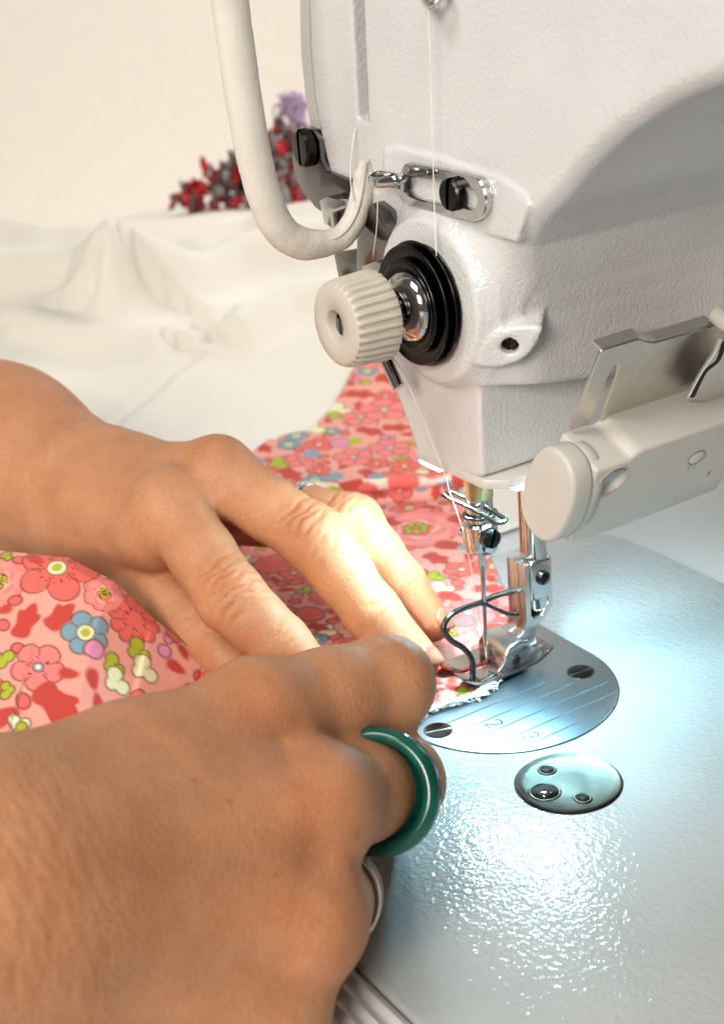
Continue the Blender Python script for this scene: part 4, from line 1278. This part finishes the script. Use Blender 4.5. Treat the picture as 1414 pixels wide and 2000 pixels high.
for (j, a0, a1, k) in ((bd, bi, bt, .8), (ad, ai, at, .8), (cd_, ci, ct, .5)):
    ax = nrm(nrm(j - a0) + nrm(a1 - j))
    disp += wrinkles(v, nv, j, ax, upv, [-.30, -.12, .06, .24], .034 * k, .055, .65)
v = v + nv * disp[:, None]
colr = np.ones((len(v), 3))
colr = spots(v, [at, bt, ct], 1.1, (1.06, .80, .76), colr)
colr = spots(v, [ai + upv * .7, bi + upv * .7], .7, (1.04, .90, .86), colr)
ha = build('hand', v, f, M['skin'], person, colors=colr, label='hand lying palm down with straight fingers on the fabric, silver ring on it')
# nails
def nail(parent, tip, dip, dors, r, ln, w, back=.0):
    a = nrm(tip - dip); n = nrm(dors - a * (dors @ a)); l = np.cross(a, n)
    vv = []; ff = []; nr, na = 6, 20
    for i in range(nr + 1):
        for k in range(na):
            rho = i / nr; ph = 2 * math.pi * k / na
            s = rho * math.cos(ph) * ln / 2; th = rho * math.sin(ph) * w / 2
            rr = r * (1 - .06 * (s / ln + .5)) - .02 * rho ** 4
            vv.append(tip + a * (s + back) + rr * (n * math.cos(th) + l * math.sin(th)))
    for i in range(nr):
        for k in range(na):
            q = (k + 1) % na
            ff.append((i * na + k, (i + 1) * na + k, (i + 1) * na + q, i * na + q))
    o = build('fingernail', vv, ff, M['nail'], parent)
    m_ = o.modifiers.new('thickness', 'SOLIDIFY'); m_.thickness = .03 * S; m_.offset = 0
    return o
dn = nrm(V(.25, .25, 1))
nail(ha, ct, cd_, dn, .535, .62, 1.25, .16)
nail(ha, bt, bd, dn, .615, .70, 1.25, .16)
nail(ha, at, ad, dn, .615, .70, 1.25, .16)

# near hand: back of the hand to the camera, fingers curled round the cloth edge
Bh = Hand(); Bh.kf = .30; Bh.kj = .42; Bh.kp = 1.05
w1 = J(-40, 1775, 25.2)
im, mm, rm, lm = J(500, 1400, 29.4), J(618, 1572, 28.3), J(600, 1795, 27.4), J(528, 1978, 27.2)
ip, id_, it = J(752, 1336, 31.6), J(742, 1400, 33.6), J(716, 1452, 35.3)
mp, md_, mt = J(772, 1528, 31.0), J(735, 1560, 32.8), J(700, 1560, 34.2)
rp_, rd_, rt = J(650, 1748, 29.9), J(615, 1745, 31.4), J(585, 1720, 32.6)
lp_, ld_, lt = J(578, 1918, 29.2), J(560, 1915, 30.3), J(530, 1890, 31.2)
Bh.palm = [(J(-560, 2000, 22.5), w1, 3.1, 2.55), (w1, J(250, 1560, 27.6), 2.2, 1.55), (w1, im, 2.0, 1.08), (w1, mm, 2.05, 1.10), (w1, rm, 2.1, 1.06), (w1, lm, 2.0, 1.0),
           (J(200, 1640, 27.6), J(420, 1520, 29.8), 1.6, 1.1)]
Bh.fingers = [finger_pieces([(im, 1.08), (im * .45 + ip * .55, .97), (ip, .98), (id_, .80), (it, .66)]),
              finger_pieces([(mm, 1.08), (mm * .5 + mp * .5, .94), (mp, .96), (md_, .78), (mt, .64)]),
              finger_pieces([(rm, 1.02), (rm * .5 + rp_ * .5, .90), (rp_, .92), (rd_, .76), (rt, .62)]),
              finger_pieces([(lm, .95), (lm * .5 + lp_ * .5, .82), (lp_, .82), (ld_, .66), (lt, .55)]),
              finger_pieces([(J(380, 1540, 30.2), 1.1), (J(520, 1480, 32.4), .95), (J(640, 1450, 34.4), .80), (J(705, 1440, 35.8), .66)])]
toc = nrm(CAM - mm)
Bh.extra = [(im + toc * .95, .75, .10), (mm + toc * 1.0, .75, .16), (rm + toc * .95, .75, .14), ((mm + rm) / 2 + toc * .9, .6, -.10), ((im + mm) / 2 + toc * .9, .6, -.08)]
allp = np.array([q for s in Bh.palm[1:] + sum(Bh.fingers, []) for q in s[:2]])
lo = allp.min(0) - 3.0; hi = allp.max(0) + 1.6
lo[1] -= 1.0; hi[0] += 1.0; hi[2] += 1.2
v, f = surfnet(Bh.sdf, lo, hi, .065)
nv = normals_of(v, f)
disp = np.zeros(len(v))
# extensor tendons fan out over the back of the hand
for (k, amp) in ((im, .08), (mm, .14), (rm, .14), (lm, .08)):
    a = w1 + toc * 1.6; b = k + toc * .7
    e = b - a; t = np.clip((v - a) @ e / (e @ e), 0, 1); dd = np.linalg.norm(v - a - t[:, None] * e, axis=1)
    disp += amp * np.exp(-(np.maximum(0, dd - .35) / .32) ** 2) * np.clip(nv @ toc, 0, 1) * sstep((t - .15) / .4)
# hollows between the metacarpals
for (qa, qb, amp, wd) in ((J(150, 1715, 24.5), J(590, 1668, 27.4), .24, .42), (J(120, 1905, 24), J(570, 1872, 26.6), .21, .40), (J(330, 1500, 27.5), J(560, 1480, 28.3), .14, .35)):
    e = qb - qa; t = np.clip((v - qa) @ e / (e @ e), 0, 1); dd = np.linalg.norm(np.cross(v - qa - t[:, None] * e, toc), axis=1)
    disp -= amp * np.exp(-(dd / wd) ** 2) * np.clip(nv @ toc, 0, 1) * sstep(t / .3) * sstep((1.06 - t) / .2)
disp += wrinkles(v, nv, J(40, 1745, 23.2), nrm(mm - w1), toc, list(np.arange(-2.2, 2.6, .17) + rng.uniform(-.05, .05, 29)), .014, .045, 3.2, .02, 4.0)
disp += wrinkles(v, nv, ip, nrm(ip - im), nrm(V(-.1, .35, 1)), [-.5, -.3, -.1, .1, .3], .02, .06, .7)
v = v + nv * disp[:, None]
colr = np.ones((len(v), 3))
moles = [surface_at(q[0], q[1], Bh, 20, 36) for q in ((449, 1567), (380, 1525), (572, 1537), (696, 1629), (543, 1707), (524, 1785))]
colr = spots(v, moles, .055, (.62, .55, .52), colr)
colr = spots(v, [mm + toc, rm + toc, im + toc], 1.0, (1.04, .93, .86), colr)
hb = build('hand', v, f, M['skin'], person, colors=colr, label='hand with curled fingers and green jade ring, its back to the camera')

# rings ------------------------------------------------------------------------------
def ringobj(name, c, axis, r_in, prof, mat, label):
    o = build(name, *lathe([(r_in + a, b) for a, b in prof] + [(r_in + prof[0][0], prof[0][1])], c, axis, 80), mat)
    return tagged(o, label, 'ring')
view = nrm(ray(735, 1548))
ax = nrm(.62 * nrm(mp - mm) + .38 * view)
jc = J(738, 1546, 29.9)
th = np.linspace(0, 2 * math.pi, 20, endpoint=False)
jr = ringobj('jade_ring', jc, ax, .93, [(.165 + .18 * math.cos(t), .27 * math.sin(t)) for t in th], M['jade'], 'thick glossy green ring on the curled middle finger of the near hand')
build('silver_rim', *lathe([(1.14, .235), (1.21, .26), (1.17, .295), (1.09, .285), (1.14, .235)], jc, ax, 64), M['silver'], jr)
ax = nrm(rp_ - rm)
ax = nrm(.7 * ax + .3 * nrm(ray(650, 1748)))
ringobj('silver_ring', rm * .22 + rp_ * .78 , ax, .93, [(.05 + .05 * math.cos(t), .09 * math.sin(t)) for t in th], M['silver'], 'thin plain silver ring low on the near hand, below the green ring')
rm_ = J(478, 974, 42.8); ax = nrm(ci - rm_)
c = rm_ * .44 + ci * .56
cr_ = .76
bandv = [(.03 + .04 * math.cos(t), .19 * math.sin(t)) for t in th]
sr = ringobj('engraved_ring', c, ax, cr_, bandv, M['steel'], 'wide patterned silver ring on the far hand lying on the fabric')
u_, w_, a_ = frame(ax)
gr = MB()
for k in range(26):
    t = 2 * math.pi * k / 26
    p0 = c + (cr_ + .075) * (u_ * math.cos(t) + w_ * math.sin(t)) - a_ * .12
    t2 = t + .20
    p1 = c + (cr_ + .075) * (u_ * math.cos(t2) + w_ * math.sin(t2)) + a_ * .12
    gr.add(*tube(np.array([p0, (p0 + p1) / 2 + nrm((p0 + p1) / 2 - c) * .01, p1]), .022, 6))
gr.build('twist_pattern', M['silver'], sr)

# ------------------------------------------------------------------ thread
def strand(pts, n=6): return tube(catmull(np.array(pts), n), .013, 6)
th1 = MB()
th1.add(*strand([U(834, -60, y=YF - .5), U(836, 0, y=YF - .5), U(842, 180, y=YF - .42), U(846, 330, y=YF - .42), U(849, 420, y=YF - .5), U(852, 500, y=YF - .68)]))
th1.add(*strand([U(706, 225, y=YF + .3), U(692, 262, y=YF - .1), U(684, 330, y=YF - .35), U(688, 392, y=YF - .65)]))
th1.add(*strand([U(738, 372, y=YF - 1.0), U(736, 440, y=YF - .8), U(728, 505, y=YF - .4)]))
th1.add(*strand([U(762, 690, y=YF - .8), U(790, 735, y=YF - .7), U(830, 830, y=YF - .5), U(868, 925, y=YF - .2), U(877, 958, y=-1.05)]))
th1.add(*strand([U(877, 958, y=-1.05), U(892, 1000, y=-.95), U(908, 1052, y=-.75), U(920, 1110, y=-.60), U(932, 1190, y=-.45), U(943, 1240, y=-.36), U(950, 1290, y=-.40)]))
o = th1.build('sewing_thread', M['thread'])
tagged(o, 'fine white thread running down the machine head to the needle', 'thread')

# ------------------------------------------------------------------ bits in the background
gl_ = empty('bead_garland', U(450, 400, d=78))
tagged(gl_, 'blurred garland of red beads and dark leaves lying on the cream cloth', 'garland')
GD = 77.0
def in_tri(px, py):
    return (py > 376 - (px - 330) * .56 + 16 * math.sin(px * .09)) and (py < 404 - .02 * (px - 330)) and px < 596
def bead_mesh(name, r, mat, seed):
    g = random.Random(seed)
    vv, ff = lathe([(0, -1), (.5, -.87), (.87, -.5), (1, 0), (.87, .5), (.5, .87), (0, 1)], (0, 0, 0), (0, 0, 1), 10)
    vv = vv * np.array([1 + g.uniform(-.2, .2), 1 + g.uniform(-.2, .2), .8]) * r
    me = bpy.data.meshes.new(name); me.from_pydata([tuple(q * S) for q in vv], [], ff); me.materials.append(mat)
    me.polygons.foreach_set('use_smooth', [True] * len(me.polygons)); return me
bm_ = {'r': bead_mesh('bead', .34, M['red_bead'], 1), 'd': bead_mesh('bead', .32, M['dark_bead'], 2), 'g': bead_mesh('bead', .34, M['grey_bead'], 3), 'p': bead_mesh('bead', .42, M['pink_bead'], 4)}
pr = random.Random(11); cnt = 0
while cnt < 230:
    px, py = pr.uniform(328, 596), pr.uniform(215, 405)
    if not in_tri(px, py): continue
    k = pr.choice('rrddggg') if px > 400 else pr.choice('rrrrrd')
    if py < 245 and px > 540: k = 'p' if pr.random() < .5 else 'd'
    o = bpy.data.objects.new('bead', bm_[k]); col.objects.link(o); o.parent = gl_
    o.location = Vector((U(px, py, d=GD + pr.uniform(-1, 1)) - WORLD_LOC['bead_garland']) * S)
    o.rotation_euler = (pr.uniform(0, 6), pr.uniform(0, 6), 0); s = pr.uniform(.5, 1.0); o.scale = (s * pr.uniform(1, 3.2), s, s * .6); cnt += 1
build('string', *tube(catmull(np.array([U(332, 384, d=GD), U(420, 360, d=GD), U(500, 310, d=GD), U(590, 240, d=GD)]), 6), .10, 6), M['dark_bead'], gl_)
rb = MB(); g_ = random.Random(5)
for k in range(26):                                   # loops of ribbon, each a flattened bent strip
    c = U(574 + max(-32, min(26, g_.gauss(0, 13))), 214 + max(-30, min(26, g_.gauss(0, 13))), d=GD + g_.uniform(-.6, .6))
    u_, w_, a_ = frame(V(g_.uniform(-1, 1), g_.uniform(-1, 1), g_.uniform(-1, 1)))
    R_ = g_.uniform(.22, .42)
    rb.add(*tube(np.array([c + R_ * (u_ * math.cos(t) + 1.5 * w_ * math.sin(t)) for t in np.linspace(0, 5.2, 14)]), .13, 6, flat=.3))
o = rb.build('ribbon_knot', M['lilac'])
tagged(o, 'blurred lilac ribbon knot at the top of the red garland', 'ribbon')
o = build('piping_cord', *tube(catmull(np.array([U(-60, 660, d=48.5), U(-10, 700, d=48.4), U(20, 722, d=48.2), U(48, 742, d=48), U(80, 790, d=48)]), 6), .09, 8), M['lime'])
tagged(o, 'short lime green cord on the cream cloth beside the bare wrist', 'cord')
